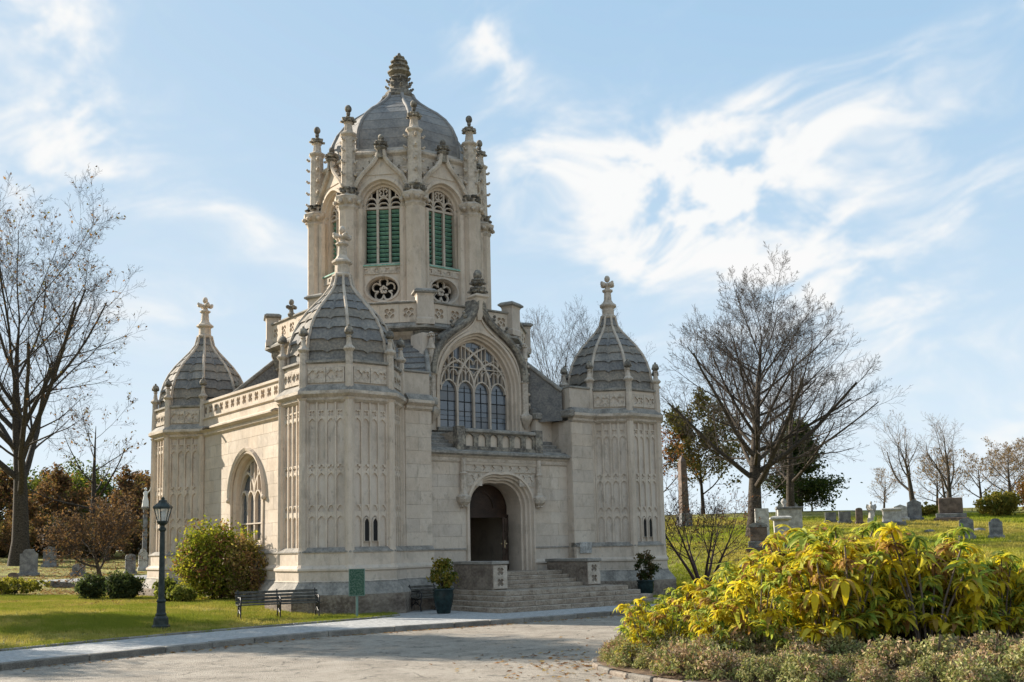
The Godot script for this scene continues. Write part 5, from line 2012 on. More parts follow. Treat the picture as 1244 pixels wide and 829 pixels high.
	for i in 26:
		var f := 2.4 * i
		var y := 4.0 + .36 * i
		tw2.tube([Vector3(0, y, 0), Vector3(cos(f) * 1.4, y + .9, sin(f) * 1.4), Vector3(cos(f) * 2.4, y + 2.2, sin(f) * 2.4)], [.07, .04, .01], 4)
	part(pear, "trunk", tw2, "bark")
	var pl := MB.new()
	pl.use_color = true
	leafy(pl, pr, Vector3(0, 9.6, 0), Vector3(3.0, 4.8, 2.9), 330, 46, .14, autumn)
	part(pear, "crown", pl, "leaf")
	copy(pear, "pear_tree", "shorter brown-leaved pear tree beside the tall one", on_ground(-27.0, 30.6), 70.0, .68)

func lance_leaf(b: MB, len: float, wide: float, lift: float, droop: float, c: Color) -> void:
	# a long leaf that rises from the origin along +z and arches over
	var n := 5
	var p := Vector3.ZERO
	var ang := lift
	var rows := []
	for i in n + 1:
		var t := float(i) / n
		var w := wide * .5 * pow(sin(PI * clampf(t * .88 + .09, 0, 1)), .8)
		rows.append([p + Vector3(-w, w * .30, 0), p, p + Vector3(w, w * .30, 0)])
		p += Vector3(0, sin(ang), cos(ang)) * len / n
		ang -= droop / n
	b.col = c * 1.35
	for i in n:
		for k in 2:
			b.quad(rows[i][k], rows[i][k + 1], rows[i + 1][k + 1], rows[i + 1][k])

func whorl(sd: int, cols: Array, droop: float, size: float) -> ArrayMesh:
	var g := RandomNumberGenerator.new()
	g.seed = sd
	var b := MB.new()
	b.use_color = true
	var n := 22
	for i in n:
		var f := TAU * i / n + g.randf_range(-.2, .2)
		b.x = Transform3D(Basis(Vector3.UP, f) * Basis(Vector3.BACK, g.randf_range(-.4, .4)), Vector3(0, g.randf_range(-.05, .05), 0))
		var c: Color = cols[g.randi() % cols.size()]
		lance_leaf(b, size * g.randf_range(.4, 1.3), size * g.randf_range(.12, .34), g.randf_range(-.1, .75), droop * g.randf_range(.7, 1.3), c * g.randf_range(.8, 1.2))
	b.x = Transform3D.IDENTITY
	return b.mesh()

func make_bed() -> void:
	var n := 60
	var soil := MB.new()
	var rings := []
	for k in 5:
		var t := 1.0 - k / 4.0 * .96
		var ring := PackedVector3Array()
		for i in n:
			var f := TAU * i / n
			ring.append(P3(BED_AT.x + cos(f) * BED_R.x * t, BED_AT.y + sin(f) * BED_R.y * t, -.02 + .42 * (1.0 - pow(t, 2.2))))
		rings.append(ring)
	soil.loft(rings, true)
	var bed := setting("flower_bed", soil, "soil")
	var m := 64
	for i in m:
		var f := TAU * i / m
		var f2 := TAU * (i + 1) / m
		var a := Vector2(BED_AT.x + cos(f) * BED_R.x, BED_AT.y + sin(f) * BED_R.y)
		var c := Vector2(BED_AT.x + cos(f2) * BED_R.x, BED_AT.y + sin(f2) * BED_R.y)
		var s := MB.new()
		s.bbox(Vector3(.006, -.15, -.05), Vector3(a.distance_to(c) - .006, -.04 + rng.randf_range(0, .015), .09), .025)
		var dir := (c - a).normalized()
		part(bed, "edging_stone", s, ["brown_base", "kerb_b"][i % 2], Transform3D(Basis(Vector3(dir.x, 0, -dir.y), Vector3.UP, Vector3(dir.y, 0, dir.x)), P3(a.x, a.y, ROAD_Y + .11)))
	# tall big-leaved plants
	var green := [Color(.12, .18, .03), Color(.18, .24, .04), Color(.26, .30, .06), Color(.34, .35, .09), Color(.36, .33, .04)]
	var yellow := [Color(.50, .40, .02), Color(.44, .34, .02), Color(.40, .36, .04), Color(.54, .46, .06), Color(.30, .20, .05)]
	var mixed := [Color(.40, .36, .03), Color(.26, .29, .04), Color(.46, .36, .04), Color(.34, .34, .06), Color(.26, .14, .05)]
	var rusty := [Color(.26, .15, .05), Color(.33, .23, .06), Color(.20, .11, .045)]
	var W := []
	for i in 4:
		W.append(whorl(200 + i, green, 1.5, .27))
	for i in 3:
		W.append(whorl(210 + i, mixed, 1.7, .27))
	for i in 4:
		W.append(whorl(220 + i, yellow, 2.0, .30))
	W.append(whorl(230, rusty, 2.3, .27))
	var g := RandomNumberGenerator.new()
	g.seed = 33
	var protos := []
	var label := "tall big-leaved shrub with drooping yellow and green leaf whorls in the bed"
	var grp := "big-leaved shrubs of the round bed"
	var made := 0
	var d := 23.6
	var rows := 0
	while d > 15.4:
		var x := BED_AT.x - 9.4 + (rows % 2) * .4
		while x < 15.6:
			var px := x + g.randf_range(-.22, .22)
			var pd := d + g.randf_range(-.22, .22)
			x += .80
			var e := Vector2((px - BED_AT.x) / BED_R.x, (pd - BED_AT.y) / BED_R.y).length()
			var front := 16.7 + clampf((px - 2.0) * .12, 0, .7)
			if e > .93 or pd < front or px / pd > .60:
				continue
			var hgt := lerpf(1.1, 1.85, smoothstep(0.0, .50, 1.0 - e)) * g.randf_range(.86, 1.12)
			hgt *= lerpf(.76, 1.0, smoothstep(2.0, 4.6, px))
			hgt *= 1.0 + .05 * smoothstep(4.0, 5.5, px)
			hgt *= 1.0 - .34 * smoothstep(6.2, 9.0, px)
			var at := P3(px, pd, .25 * (1.0 - e))
			if protos.size() < 7:
				var o := thing("big_leaved_shrub", label, "shrub", at, 0.0, grp)
				var st := MB.new()
				var spots := []
				for s in 7:
					var f := TAU * s / 7 + g.randf_range(-.5, .5)
					var top := Vector3(cos(f) * g.randf_range(.2, .6), g.randf_range(1.15, 1.68), sin(f) * g.randf_range(.2, .6))
					st.tube([Vector3(cos(f) * .03, -.3, sin(f) * .03), top * .5 + Vector3(cos(f) * -.03, .02, 0), top], [.02, .016, .011], 5)
					for tier in 5:
						var t := 1.0 - .17 * tier
						var kind: int = g.randi() % 12
						spots.append([Vector3(top.x, top.y * t, top.z) + Vector3(g.randf_range(-.16, .16), 0, g.randf_range(-.16, .16)) * minf(tier, 1.5), kind])
				part(o, "stems", st, "twig_pale")
				for q: Array in spots:
					part(o, "leaf_whorl", W[q[1]], "leaf", Transform3D(Basis(Vector3.UP, g.randf() * TAU) * Basis(Vector3.RIGHT, g.randf_range(-.5, .5)) * Basis.from_scale(Vector3.ONE * g.randf_range(.6, 1.3)), q[0]))
				protos.append(o)
				o.scale = Vector3.ONE * hgt / 1.62
			else:
				var o := copy(protos[g.randi() % 7], "big_leaved_shrub", label, at, g.randf() * 360.0, hgt / 1.62)
			made += 1
		d -= .78
		rows += 1
	# low grey-green clumps along the front of the bed
	var sedum := [Color(.20, .21, .08), Color(.27, .26, .12), Color(.15, .17, .06), Color(.32, .28, .13)]
	var dried := [Color(.32, .22, .14), Color(.26, .17, .11), Color(.36, .27, .17)]
	var sp := []
	var sl := "low mounded grey-green plant with dried flower heads along the bed edge"
	var sg := "low mounded plants along the bed edge"
	for ring in 4:
		var off: float = .42 + .52 * ring
		var f := deg_to_rad(150.0)
		while f < deg_to_rad(302.0):
			var q := Vector2(BED_AT.x + cos(f) * (BED_R.x - off), BED_AT.y + sin(f) * (BED_R.y - off)) + Vector2(g.randf_range(-.1, .1), g.randf_range(-.1, .1))
			f += .74 / Vector2(sin(f) * BED_R.x, cos(f) * BED_R.y).length()
			if q.x / q.y > .58 or q.y < 13.4:
				continue
			var at := P3(q.x, q.y, .02 + .05 * ring)
			if sp.size() < 6:
				var o := thing("mounded_plant", sl, "plant", at, 0.0, sg)
				var b := MB.new()
				b.use_color = true
				for k in 120:
					var dd := Vector3(g.randfn(), absf(g.randfn()), g.randfn()).normalized()
					var c := Vector3(dd.x * .34, dd.y * .34, dd.z * .34) * pow(g.randf(), .25)
					var dry := g.randf() < (.25 if sp.size() % 2 == 0 else .55) and dd.y > .35
					for j in 16:
						leaf_bit(b, g, c + Vector3(g.randfn(), g.randfn(), g.randfn()) * .035, .026, dried if dry else sedum)
				part(o, "foliage", b, "dry")
				var st := MB.new()
				for k in 14:
					var dd := Vector3(g.randfn() * .7, 1.0, g.randfn() * .7).normalized()
					st.tube([Vector3.ZERO, dd * .40], [.006, .004], 3)
				part(o, "stems", st, "twig_pale")
				sp.append(o)
			else:
				copy(sp[g.randi() % 6], "mounded_plant", sl, at, g.randf() * 360.0, g.randf_range(.6, 1.5))

# ---- furniture, pots, graves -----------------------------------------------------------------------------------
func make_lamp(x: float, d: float) -> void:
	var o := thing("street_lamp", "dark green cast-iron lamp post with a glazed lantern on the lawn", "lamp", on_ground(x, d))
	var b := MB.new()
	b.turned([Vector2(.24, 0), Vector2(.24, .10), Vector2(.20, .13), Vector2(.19, .30), Vector2(.14, .36), Vector2(.15, .40), Vector2(.12, .44), Vector2(.105, .70), Vector2(.13, .74), Vector2(.10, .80)], 12, 0.0, false)
	part(o, "base", b, "iron_green")
	var p := MB.new()
	var pr := []
	for i in 12:
		pr.append(Vector2(.086 - .022 * i / 11.0, .78 + 1.82 * i / 11.0))
	p.turned(pr, 12, 0.0, true)
	p.turned([Vector2(.064, 2.58), Vector2(.10, 2.62), Vector2(.10, 2.66), Vector2(.06, 2.70), Vector2(.06, 2.74), Vector2(.13, 2.80), Vector2(.15, 2.84)], 12)
	part(o, "post", p, "iron_green")
	var fr := MB.new()
	for k in 6:
		var f := TAU * k / 6
		var e := Vector3(sin(f), 0, cos(f))
		fr.tube([e * .13 + Vector3(0, 2.83, 0), e * .225 + Vector3(0, 3.20, 0)], [.014, .014], 5)
	fr.turned([Vector2(.15, 2.82), Vector2(.16, 2.85), Vector2(.12, 2.87)], 6)
	fr.turned([Vector2(.25, 3.19), Vector2(.26, 3.22), Vector2(.23, 3.24)], 6)
	part(o, "lantern_frame", fr, "iron_green")
	for k in 6:
		var gl := MB.new()
		var f0 := TAU * k / 6
		var f1 := TAU * (k + 1) / 6
		var a := Vector3(sin(f0), 0, cos(f0))
		var c := Vector3(sin(f1), 0, cos(f1))
		gl.quad(a * .128 + Vector3(0, 2.85, 0), c * .128 + Vector3(0, 2.85, 0), c * .222 + Vector3(0, 3.20, 0), a * .222 + Vector3(0, 3.20, 0))
		part(o, "lantern_pane", gl, "lamp_glass")
	var bu := MB.new()
	bu.turned([Vector2(.03, 2.84), Vector2(.03, 2.93), Vector2(.06, 2.98), Vector2(.07, 3.06), Vector2(.04, 3.13), Vector2(.005, 3.15)], 10, 0.0, true)
	part(o, "bulb", bu, "white_marble")
	var rf := MB.new()
	rf.turned([Vector2(.27, 3.22), Vector2(.25, 3.26), Vector2(.15, 3.34), Vector2(.12, 3.36), Vector2(.11, 3.41), Vector2(.04, 3.44), Vector2(.05, 3.47), Vector2(.01, 3.52)], 6)
	part(o, "lantern_roof", rf, "iron_green")

func make_bench(label: String, at: Vector3, turn: float, len: float, frames: int) -> void:
	var o := thing("park_bench", label, "bench", at, turn)
	for i in frames:
		var x := -len * .5 + .08 + (len - .16) * i / (frames - 1)
		var b := MB.new()
		b.x = Transform3D(Basis(Vector3(0, 0, 1), Vector3(0, 1, 0), Vector3(-1, 0, 0)), Vector3(x, 0, 0))
		# side frame drawn in (z, y): front +, back -
		for q: Array in [
			[Vector3(.24, 0, 0), Vector3(.20, .18, 0), Vector3(.25, .32, 0), Vector3(.24, .42, 0)],
			[Vector3(-.27, 0, 0), Vector3(-.20, .20, 0), Vector3(-.20, .42, 0), Vector3(-.27, .65, 0), Vector3(-.33, .86, 0)],
			[Vector3(-.20, .42, 0), Vector3(.02, .38, 0), Vector3(.25, .42, 0)],
			[Vector3(-.20, .20, 0), Vector3(.0, .30, 0), Vector3(.20, .18, 0)],
			[Vector3(.24, .42, 0), Vector3(.27, .58, 0), Vector3(.18, .66, 0), Vector3(-.05, .64, 0), Vector3(-.26, .66, 0)]]:
			b.tube(q, [.022, .02, .02, .02, .02].slice(0, q.size()), 6)
		for q: Vector3 in [Vector3(.02, .30, 0), Vector3(.10, .54, 0)]:
			var ring := []
			var rr := []
			for k in 9:
				ring.append(q + Vector3(cos(TAU * k / 8), sin(TAU * k / 8), 0) * .085)
				rr.append(.013)
			b.tube(ring, rr, 5)
		part(o, "iron_frame", b, "iron")
	for i in 5:
		var s := MB.new()
		s.bbox(Vector3(-len * .5, .425, -.19 + .088 * i), Vector3(len * .5, .452, -.115 + .088 * i), .008)
		part(o, "seat_slat", s, "slat")
	for i in 4:
		var s := MB.new()
		var y := .50 + .095 * i
		var z := -.215 - .03 * i - .005 * i
		s.x = Transform3D(Basis(Vector3.RIGHT, deg_to_rad(-17)), Vector3(0, y, z))
		s.bbox(Vector3(-len * .5, -.038, -.012), Vector3(len * .5, .038, .014), .008)
		part(o, "back_slat", s, "slat")

func make_pot(label: String, at: Vector3, h: float, r: float, mat: String, sd: int, R: Vector3, cols: Array, ay := .55) -> void:
	var o := thing("planter_pot", label, "planter", at)
	var b := MB.new()
	b.turned([Vector2(r * .55, 0), Vector2(r * .62, .02), Vector2(r * .86, h * .45), Vector2(r * .96, h * .75), Vector2(r * .90, h * .90), Vector2(r * 1.02, h * .94), Vector2(r * 1.02, h), Vector2(r * .88, h), Vector2(r * .86, h * .9)], 20, 0.0, true)
	part(o, "pot", b, mat)
	var s := MB.new()
	s.turned([Vector2(r * .9, h * .88), Vector2(.01, h * .93)], 14)
	part(o, "soil", s, "soil")
	var g := RandomNumberGenerator.new()
	g.seed = sd
	var st := MB.new()
	for k in 7:
		var f := TAU * k / 7
		st.tube([Vector3(0, h * .9, 0), Vector3(cos(f) * R.x * .5, h + R.y * .9, sin(f) * R.z * .5)], [.014, .006], 4)
	part(o, "stems", st, "twig")
	var lv := MB.new()
	lv.use_color = true
	leafy(lv, g, Vector3(0, h + R.y * .85, 0), R, 46, 34, .055, cols)
	part(o, "foliage", lv, "leaf")

func make_sign() -> void:
	var o := thing("notice_sign", "green notice board with pale lines of print on a green post", "sign", on_ground(-4.72, 31.9), 4.0)
	var p := MB.new()
	p.bbox(Vector3(-.035, -.1, -.035), Vector3(.035, 1.0, .035), .008)
	part(o, "post", p, "sign_post")
	var b := MB.new()
	b.bbox(Vector3(-.24, .66, .036), Vector3(.24, 1.46, .066), .008)
	part(o, "board", b, "sign")
	var f := MB.new()
	f.sweep(line([Vector2(.235, .665), Vector2(.235, 1.455), Vector2(-.235, 1.455), Vector2(-.235, .665)]), [Vector2(.0, .06), Vector2(.0, .074), Vector2(.02, .074), Vector2(.02, .06)], true)
	part(o, "frame", f, "sign_post")

func slab(b: MB, w: float, h: float, t: float, kind: int) -> void:
	# headstone outlines: 0 round top, 1 shouldered, 2 pointed, 3 flat
	var o := PackedVector2Array([Vector2(-w, 0), Vector2(w, 0)])
	if kind == 0:
		for i in 9:
			var f := PI * i / 8
			o.append(Vector2(w * cos(f), h - w * .55 + w * .55 * sin(f)))
	elif kind == 1:
		o.append_array(PackedVector2Array([Vector2(w, h * .80), Vector2(w * .72, h * .82), Vector2(w * .62, h * .92)]))
		for i in 7:
			var f := PI * i / 6
			o.append(Vector2(w * .58 * cos(f), h * .92 + h * .08 * sin(f)))
		o.append_array(PackedVector2Array([Vector2(-w * .62, h * .92), Vector2(-w * .72, h * .82), Vector2(-w, h * .80)]))
	elif kind == 2:
		o.append_array(PackedVector2Array([Vector2(w, h * .82), Vector2(0, h), Vector2(-w, h * .82)]))
	else:
		o.append_array(PackedVector2Array([Vector2(w, h * .97), Vector2(w * .97, h), Vector2(-w * .97, h), Vector2(-w, h * .97)]))
	b.poly(o, -t, t, true, true)

func headstone(label: String, x: float, d: float, w: float, h: float, kind: int, mat: String, turn := 0.0, base := .18, t := .10) -> void:
	var o := thing("headstone", label, "headstone", on_ground(x, d), turn)
	var s := MB.new()
	s.x = Transform3D(Basis.IDENTITY, Vector3(0, base, 0))
	slab(s, w * .5, h - base, t, kind)
	part(o, "stone", s, mat)
	var b := MB.new()
	b.bbox(Vector3(-w * .62, -.3, -t * 2.0), Vector3(w * .62, base + .005, t * 2.0), .02)
	part(o, "plinth", b, mat)

func make_graves() -> void:
	# block monuments on the right slope
	var o := thing("monument", "dark stepped stone monument with a low pediment on the slope", "monument", on_ground(13.05, 57.0), -14)
	var b := MB.new()
	b.bbox(Vector3(-.55, .28, -.38), Vector3(.55, .62, .38), .02)
	var dd := MB.new()
	dd.bbox(Vector3(-.45, .62, -.32), Vector3(.45, 1.36, .32), .02)
	part(o, "die", dd, "grave_brown")
	part(o, "plinth", b, "grave_grey")
	var c := MB.new()
	c.bbox(Vector3(-.66, -.3, -.48), Vector3(.66, .28, .48), .02)
	part(o, "base", c, "grave_brown")
	var tp := MB.new()
	tp.poly(PackedVector2Array([Vector2(-.52, 1.36), Vector2(.52, 1.36), Vector2(.46, 1.5), Vector2(.2, 1.62), Vector2(0, 1.56), Vector2(-.2, 1.62), Vector2(-.46, 1.5)]), -.36, .36, true, true)
	part(o, "cap", tp, "grave_grey")
	o = thing("monument", "pale tapered stone pedestal with a wide flat cap", "monument", on_ground(14.9, 59.5), -10)
	b = MB.new()
	b.x = Transform3D.IDENTITY
	b.turned([Vector2(.50, .25), Vector2(.56, 1.50)], 4, PI / 4)
	part(o, "shaft", b, "grave_pale")
	c = MB.new()
	c.turned([Vector2(.58, 1.50), Vector2(.84, 1.60), Vector2(.84, 1.68), Vector2(.6, 1.76)], 4, PI / 4)
	part(o, "cap", c, "grave_pale")
	tp = MB.new()
	tp.bbox(Vector3(-.5, -.3, -.5), Vector3(.5, .25, .5), .02)
	part(o, "base", tp, "grave_grey")
	o = thing("monument", "grey square pillar tomb with a small urn on its top", "monument", on_ground(17.6, 68.0), -10)
	b = MB.new()
	b.bbox(Vector3(-.75, -.3, -.5), Vector3(.75, 1.55, .5), .03)
	part(o, "die", b, "grave_pale")
	c = MB.new()
	c.bbox(Vector3(-.85, 1.55, -.6), Vector3(.85, 1.7, .6), .03)
	part(o, "cap", c, "grave_grey")
	tp = MB.new()
	tp.x = Transform3D(Basis.IDENTITY, Vector3(-.3, 1.7, 0))
	tp.turned([Vector2(.1, 0), Vector2(.06, .1), Vector2(.2, .3), Vector2(.16, .42), Vector2(.05, .55)], 10, 0.0, true)
	part(o, "urn", tp, "grave_pale")
	headstone("tall pale upright slab between the dark monument and the pedestal", 14.9, 64.0, .8, 1.9, 3, "grave_pale", -8, .3, .2)
	# obelisk behind the low tree
	o = thing("obelisk", "tall plain grey stone obelisk behind the low bare tree", "obelisk", on_ground(12.0, 75.0), 20)
	b = MB.new()
	b.turned([Vector2(.40, .9), Vector2(.30, 4.6), Vector2(.02, 5.0)], 4, PI / 4)
	part(o, "shaft", b, "grave_brown")
	c = MB.new()
	c.bbox(Vector3(-.42, -.3, -.42), Vector3(.42, .92, .42), .03)
	part(o, "base", c, "grave_grey")
	# broad dark monument on the crest
	o = thing("monument", "broad dark polished block monument on two wide steps at the crest", "monument", on_ground(30.8, 75.0), -22)
	b = MB.new()
	b.bbox(Vector3(-.80, .52, -.4), Vector3(.80, 1.62, .4), .05)
	part(o, "die", b, "grave_brown")
	c = MB.new()
	c.bbox(Vector3(-1.0, .22, -.55), Vector3(1.0, .52, .55), .03)
	part(o, "plinth", c, "grave_grey")
	tp = MB.new()
	tp.bbox(Vector3(-1.15, -.3, -.7), Vector3(1.15, .22, .7), .03)
	part(o, "base", tp, "grave_brown")
	headstone("weathered round-topped grey headstone on the open slope", 26.3, 62.0, .78, 1.2, 0, "grave_grey", -20)
	headstone("darker shouldered grey headstone on the open slope", 28.0, 62.0, .72, 1.15, 1, "grave_grey", -20)
	# pedestal tomb, kiosk-like tomb, slab by the crest
	o = thing("monument", "pale flared chest tomb beside the stone angel", "monument", on_ground(25.9, 73.0), -16)
	b = MB.new()
	b.turned([Vector2(.85, .2), Vector2(.80, .9), Vector2(.92, 1.0), Vector2(.92, 1.08), Vector2(.7, 1.12)], 4, PI / 4)
	part(o, "chest", b, "grave_pale")
	c = MB.new()
	c.bbox(Vector3(-.85, -.3, -.85), Vector3(.85, .2, .85), .02)
	part(o, "base", c, "grave_grey")
	headstone("small gabled pale headstone behind the chest tomb", 27.6, 76.0, .9, 1.15, 2, "grave_pale", -16, .2, .25)
	headstone("taller gabled grey headstone beside the pale gabled one", 28.6, 76.0, .95, 1.5, 2, "grave_grey", -16, .2, .2)
	headstone("low dark square headstone furthest along the crest from the angel", 22.6, 76.0, .75, .75, 3, "grave_grey", -10)
	headstone("slightly bigger dark square headstone next to the lowest one on the crest", 23.3, 75.0, .80, .85, 3, "grave_grey", -10)
	headstone("narrow dark upright headstone next to the stone angel", 24.0, 74.0, .45, 1.15, 0, "grave_brown", -10)
	headstone("flat-topped pale headstone under the broad pine", 20.2, 80.0, 1.0, 1.2, 1, "grave_pale", -10)
	headstone("dark low headstone in front of the pine's shade", 22.0, 84.0, .9, 1.0, 0, "grave_grey", -10)
	for q: Array in [[10.0, 52.0, "first of three dark fieldstones lying in the grass of the slope"], [11.2, 52.3, "middle one of three dark fieldstones lying in the grass of the slope"], [12.2, 52.6, "last of three dark fieldstones lying in the grass of the slope"], [25.9, 66.5, "flat grey marker lying in the grass below the broad dark monument"], [29.0, 66.5, "second flat grey marker lying below the broad dark monument"]]:
		var fs := thing("grave_marker", q[2], "grave marker", on_ground(q[0], q[1]), rng.randf_range(-30, 30))
		var m := MB.new()
		m.ball(Vector3(0, .02, 0), Vector3(.42, .16, .25), 9, 5)
		part(fs, "stone", m, "grave_grey")
	# stone angel on a block
	o = thing("angel_statue", "small weathered stone angel with folded wings on a block", "statue", on_ground(24.7, 73.5), -20)
	b = MB.new()
	b.bbox(Vector3(-.28, -.3, -.25), Vector3(.28, .45, .25), .02)
	part(o, "pedestal", b, "grave_pale")
	c = MB.new()
	c.turned([Vector2(.24, .45), Vector2(.20, .75), Vector2(.13, 1.02), Vector2(.17, 1.22), Vector2(.15, 1.32), Vector2(.06, 1.38), Vector2(.05, 1.42)], 10, 0.0, true)
	c.ball(Vector3(0, 1.50, .02), Vector3(.085, .11, .095), 9, 6)
	for s: float in [-1.0, 1.0]:
		c.tube([Vector3(s * .16, 1.28, 0), Vector3(s * .20, 1.08, .08), Vector3(s * .05, 1.02, .19)], [.05, .042, .03], 7)
	part(o, "figure", c, "grave_pale")
	for s: float in [-1.0, 1.0]:
		var wg := MB.new()
		wg.poly(PackedVector2Array([Vector2(s * .04, .95), Vector2(s * .10, .70), Vector2(s * .24, .85), Vector2(s * .36, 1.20), Vector2(s * .30, 1.42), Vector2(s * .16, 1.36)]), -.19, -.13, true, true)
		part(o, "wing", wg, "grave_pale")
	# left side
	headstone("broad grey headstone standing by the foot of the huge old tree", -28.0, 61.5, .95, 1.55, 1, "grave_grey", 18)
	headstone("slim dark headstone near the chapel's far turret", -21.6, 60.0, .55, 1.15, 0, "grave_grey", 25)
	headstone("pale narrow headstone close behind the slim dark one", -22.3, 64.0, .5, 1.3, 1, "grave_pale", 25)
	headstone("low dark headstone half hidden behind the crab apple", -24.5, 60.0, .7, .7, 0, "grave_grey", 20)
	headstone("grey headstone deep in the thicket by the second trunk", -30.5, 70.0, .8, 1.3, 0, "grave_grey", 10)
	headstone("small brown headstone among the leaves beside the path", -26.3, 56.0, .5, .5, 0, "grave_brown", 20)
	for q: Array in [[-23.6, 50.8, 1.7, "longer dark ledger slab lying by the path"], [-21.9, 51.4, 1.4, "shorter dark ledger slab lying by the path"]]:
		var lg := thing("ledger_slab", q[3], "ledger slab", on_ground(q[0], q[1]), 35)
		var m := MB.new()
		m.x = Transform3D(Basis(Vector3.BACK, deg_to_rad(-9)), Vector3(0, .12, 0))
		m.bbox(Vector3(-.9 * q[2] * .5, -.2, -.45), Vector3(.9 * q[2] * .5, .10, .45), .03)
		part(lg, "slab", m, "grave_grey")
	# small white statue beyond the thicket
	o = thing("white_statue", "small white marble figure on a column in the thicket", "statue", on_ground(-23.6, 68.0), 30)
	b = MB.new()
	b.turned([Vector2(.3, -.3), Vector2(.3, .5), Vector2(.15, .6), Vector2(.13, 3.6), Vector2(.22, 3.7), Vector2(.22, 3.8)], 10)
	part(o, "column", b, "grave_grey")
	c = MB.new()
	c.turned([Vector2(.22, 3.8), Vector2(.18, 4.2), Vector2(.11, 4.5), Vector2(.15, 4.7), Vector2(.05, 4.82)], 10, 0.0, true)
	c.ball(Vector3(0, 4.93, 0), Vector3(.09, .11, .09), 8, 5)
	c.tube([Vector3(.13, 4.7, 0), Vector3(.26, 4.85, .1), Vector3(.3, 5.05, .1)], [.05, .04, .03], 6)
	part(o, "figure", c, "white_marble")

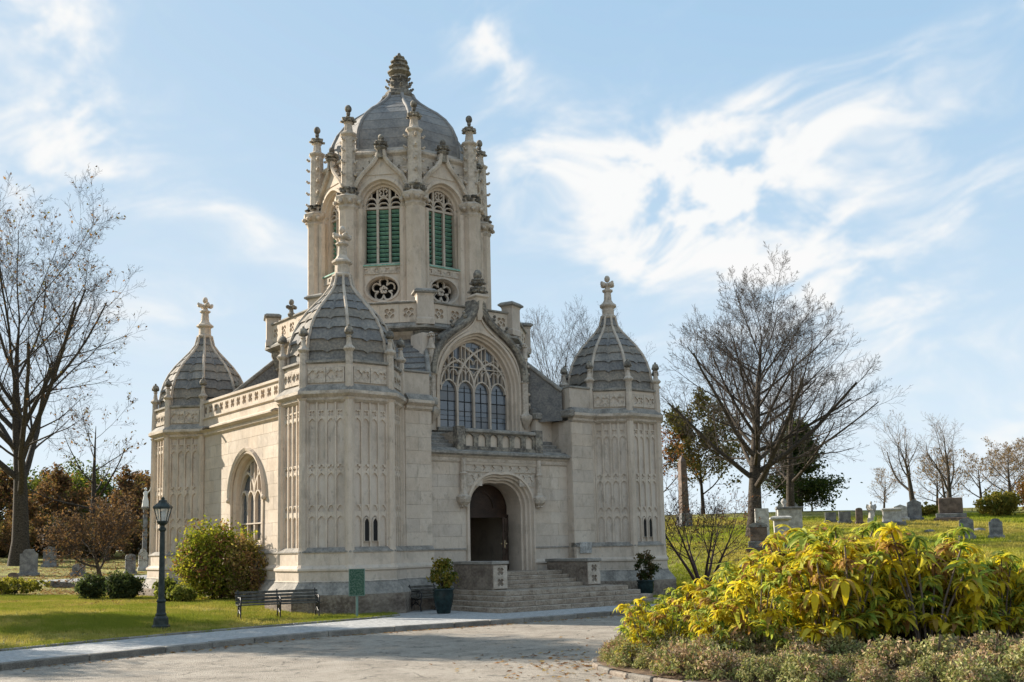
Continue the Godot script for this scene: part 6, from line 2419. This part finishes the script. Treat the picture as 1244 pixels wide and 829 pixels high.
func make_objects() -> void:
	M.slat = tri_mat(mottle(141, [Color(.035, .032, .027), Color(.075, .068, .056), Color(.12, .11, .09)], [[.02, 1., 4], [.15, .8, 3]], 256, 1.6), 1.2, .8, null)
	make_lamp(-9.42, 28.5)
	make_bench("long slatted park bench with three iron frames on the lawn", on_ground(-7.0, 31.7), 24.0, 2.45, 3)
	make_bench("short bench half hidden behind the dark teal pot by the steps", chapel_point(-4.05, 8.05), CHAPEL_TURN + 8.0, 1.2, 2)
	make_sign()
	make_pot("tall dark teal glazed pot with an upright leafy shrub by the steps", P3(-2.25, 33.4), .78, .34, "teal_pot", 5, Vector3(.42, .50, .42), [Color(.10, .12, .02), Color(.15, .13, .025), Color(.20, .15, .03), Color(.07, .09, .02)])
	make_pot("dark green pot with a dense dark evergreen bush beside the right turret", chapel_point(4.35, 9.6), .72, .32, "teal_pot", 6, Vector3(.42, .62, .42), [Color(.035, .045, .016), Color(.05, .06, .018), Color(.09, .06, .025)])
	var yg := [Color(.13, .15, .02), Color(.20, .20, .03), Color(.26, .24, .04), Color(.09, .12, .02), Color(.17, .09, .05)]
	var big := shrub("rounded_shrub", "big rounded yellow-green shrub growing against the sunlit side wall", on_ground(-10.9, 39.2), 7, Vector3(1.55, 1.38, 1.3), 330, 46, .07, yg)
	shrub("rounded_shrub", "reddish twiggy shrub leaning on the big yellow-green one beside the turret", on_ground(-9.55, 38.2), 8, Vector3(.75, 1.15, .8), 110, 34, .06, [Color(.20, .13, .06), Color(.15, .10, .06), Color(.22, .18, .07), Color(.13, .13, .03)])
	shrub("low_shrub", "low spiky light green shrub between lamp post and big shrub", on_ground(-12.4, 38.2), 9, Vector3(.5, .42, .5), 60, 30, .08, [Color(.12, .14, .03), Color(.20, .21, .06), Color(.08, .10, .025)])
	shrub("low_shrub", "small spreading green shrub at the foot of the big shrub", on_ground(-11.7, 37.4), 10, Vector3(.55, .3, .5), 60, 30, .07, [Color(.11, .13, .025), Color(.18, .19, .05)])
	shrub("dark_shrub", "dark blue-green clipped shrub under the crab apple, nearer the chapel", on_ground(-15.1, 41.2), 11, Vector3(.72, .52, .7), 120, 36, .06, [Color(.035, .05, .022), Color(.05, .07, .03), Color(.07, .085, .035)])
	shrub("dark_shrub", "dark blue-green clipped shrub under the crab apple, further from the chapel", on_ground(-16.5, 41.8), 12, Vector3(.62, .50, .6), 100, 36, .06, [Color(.035, .05, .022), Color(.05, .07, .03), Color(.07, .085, .035)])
	shrub("yellow_shrub", "low yellow-green ground shrub beside the path at the lawn's end", on_ground(-21.5, 45.5), 13, Vector3(1.5, .35, .9), 120, 34, .06, [Color(.18, .17, .03), Color(.22, .2, .04), Color(.12, .13, .02)])
	shrub("crest_shrub", "yellow-green shrub behind the darker shouldered headstone on the crest", on_ground(36.0, 79.0), 14, Vector3(1.7, .95, 1.2), 120, 34, .12, [Color(.16, .14, .03), Color(.22, .18, .04), Color(.10, .11, .025)])
	shrub("crest_shrub", "tall rusty-brown shrub at the far end of the crest", on_ground(39.5, 80.0), 15, Vector3(1.5, 1.7, 1.3), 130, 34, .12, [Color(.20, .10, .04), Color(.15, .08, .035), Color(.12, .09, .03)])
	shrub("crest_shrub", "small yellow shrub at the foot of the crooked crest tree", on_ground(31.0, 80.0), 16, Vector3(.9, .5, .7), 60, 30, .10, [Color(.24, .19, .04), Color(.18, .16, .04)])
	make_graves()
	make_bed()
	make_trees()

func _ready() -> void:
	rng.seed = 7
	var cam := Camera3D.new()
	cam.name = "camera"
	cam.projection = Camera3D.PROJECTION_FRUSTUM
	cam.near = .1
	cam.far = 3000.0
	cam.size = .1 * 829.0 / 1288.13
	cam.frustum_offset = Vector2(0, .1 * 99.4 / 1288.13)
	cam.position = Vector3(0, 2.0, 0)
	cam.basis = Basis(Vector3.RIGHT, deg_to_rad(6.706)) * Basis(Vector3.BACK, deg_to_rad(-1.225))
	add_child(cam)
	cam.current = true
	var env := Environment.new()
	env.background_mode = Environment.BG_SKY
	env.sky = Sky.new()
	env.sky.sky_material = make_sky()
	env.background_energy_multiplier = .56
	env.tonemap_mode = Environment.TONE_MAPPER_LINEAR
	env.tonemap_exposure = 3.2
	env.sdfgi_enabled = true
	env.ssao_enabled = true
	env.ssil_enabled = true
	var we := WorldEnvironment.new()
	we.name = "surroundings"
	we.environment = env
	add_child(we)
	var sun := DirectionalLight3D.new()
	sun.name = "sun"
	sun.light_color = Color(1.0, .955, .885)
	sun.light_energy = 1.08
	sun.light_angular_distance = .5
	sun.shadow_enabled = true
	var az := deg_to_rad(-119.0)
	var el := deg_to_rad(25.0)
	var to_sun := Vector3(sin(az) * cos(el), sin(el), cos(az) * cos(el))
	sun.basis = Basis.looking_at(-to_sun, Vector3.UP)
	add_child(sun)
	make_materials()
	print("materials ", Time.get_ticks_msec())
	make_setting()
	print("setting ", Time.get_ticks_msec())
	make_chapel()
	print("chapel ", Time.get_ticks_msec())
	make_objects()
	print("objects ", Time.get_ticks_msec())
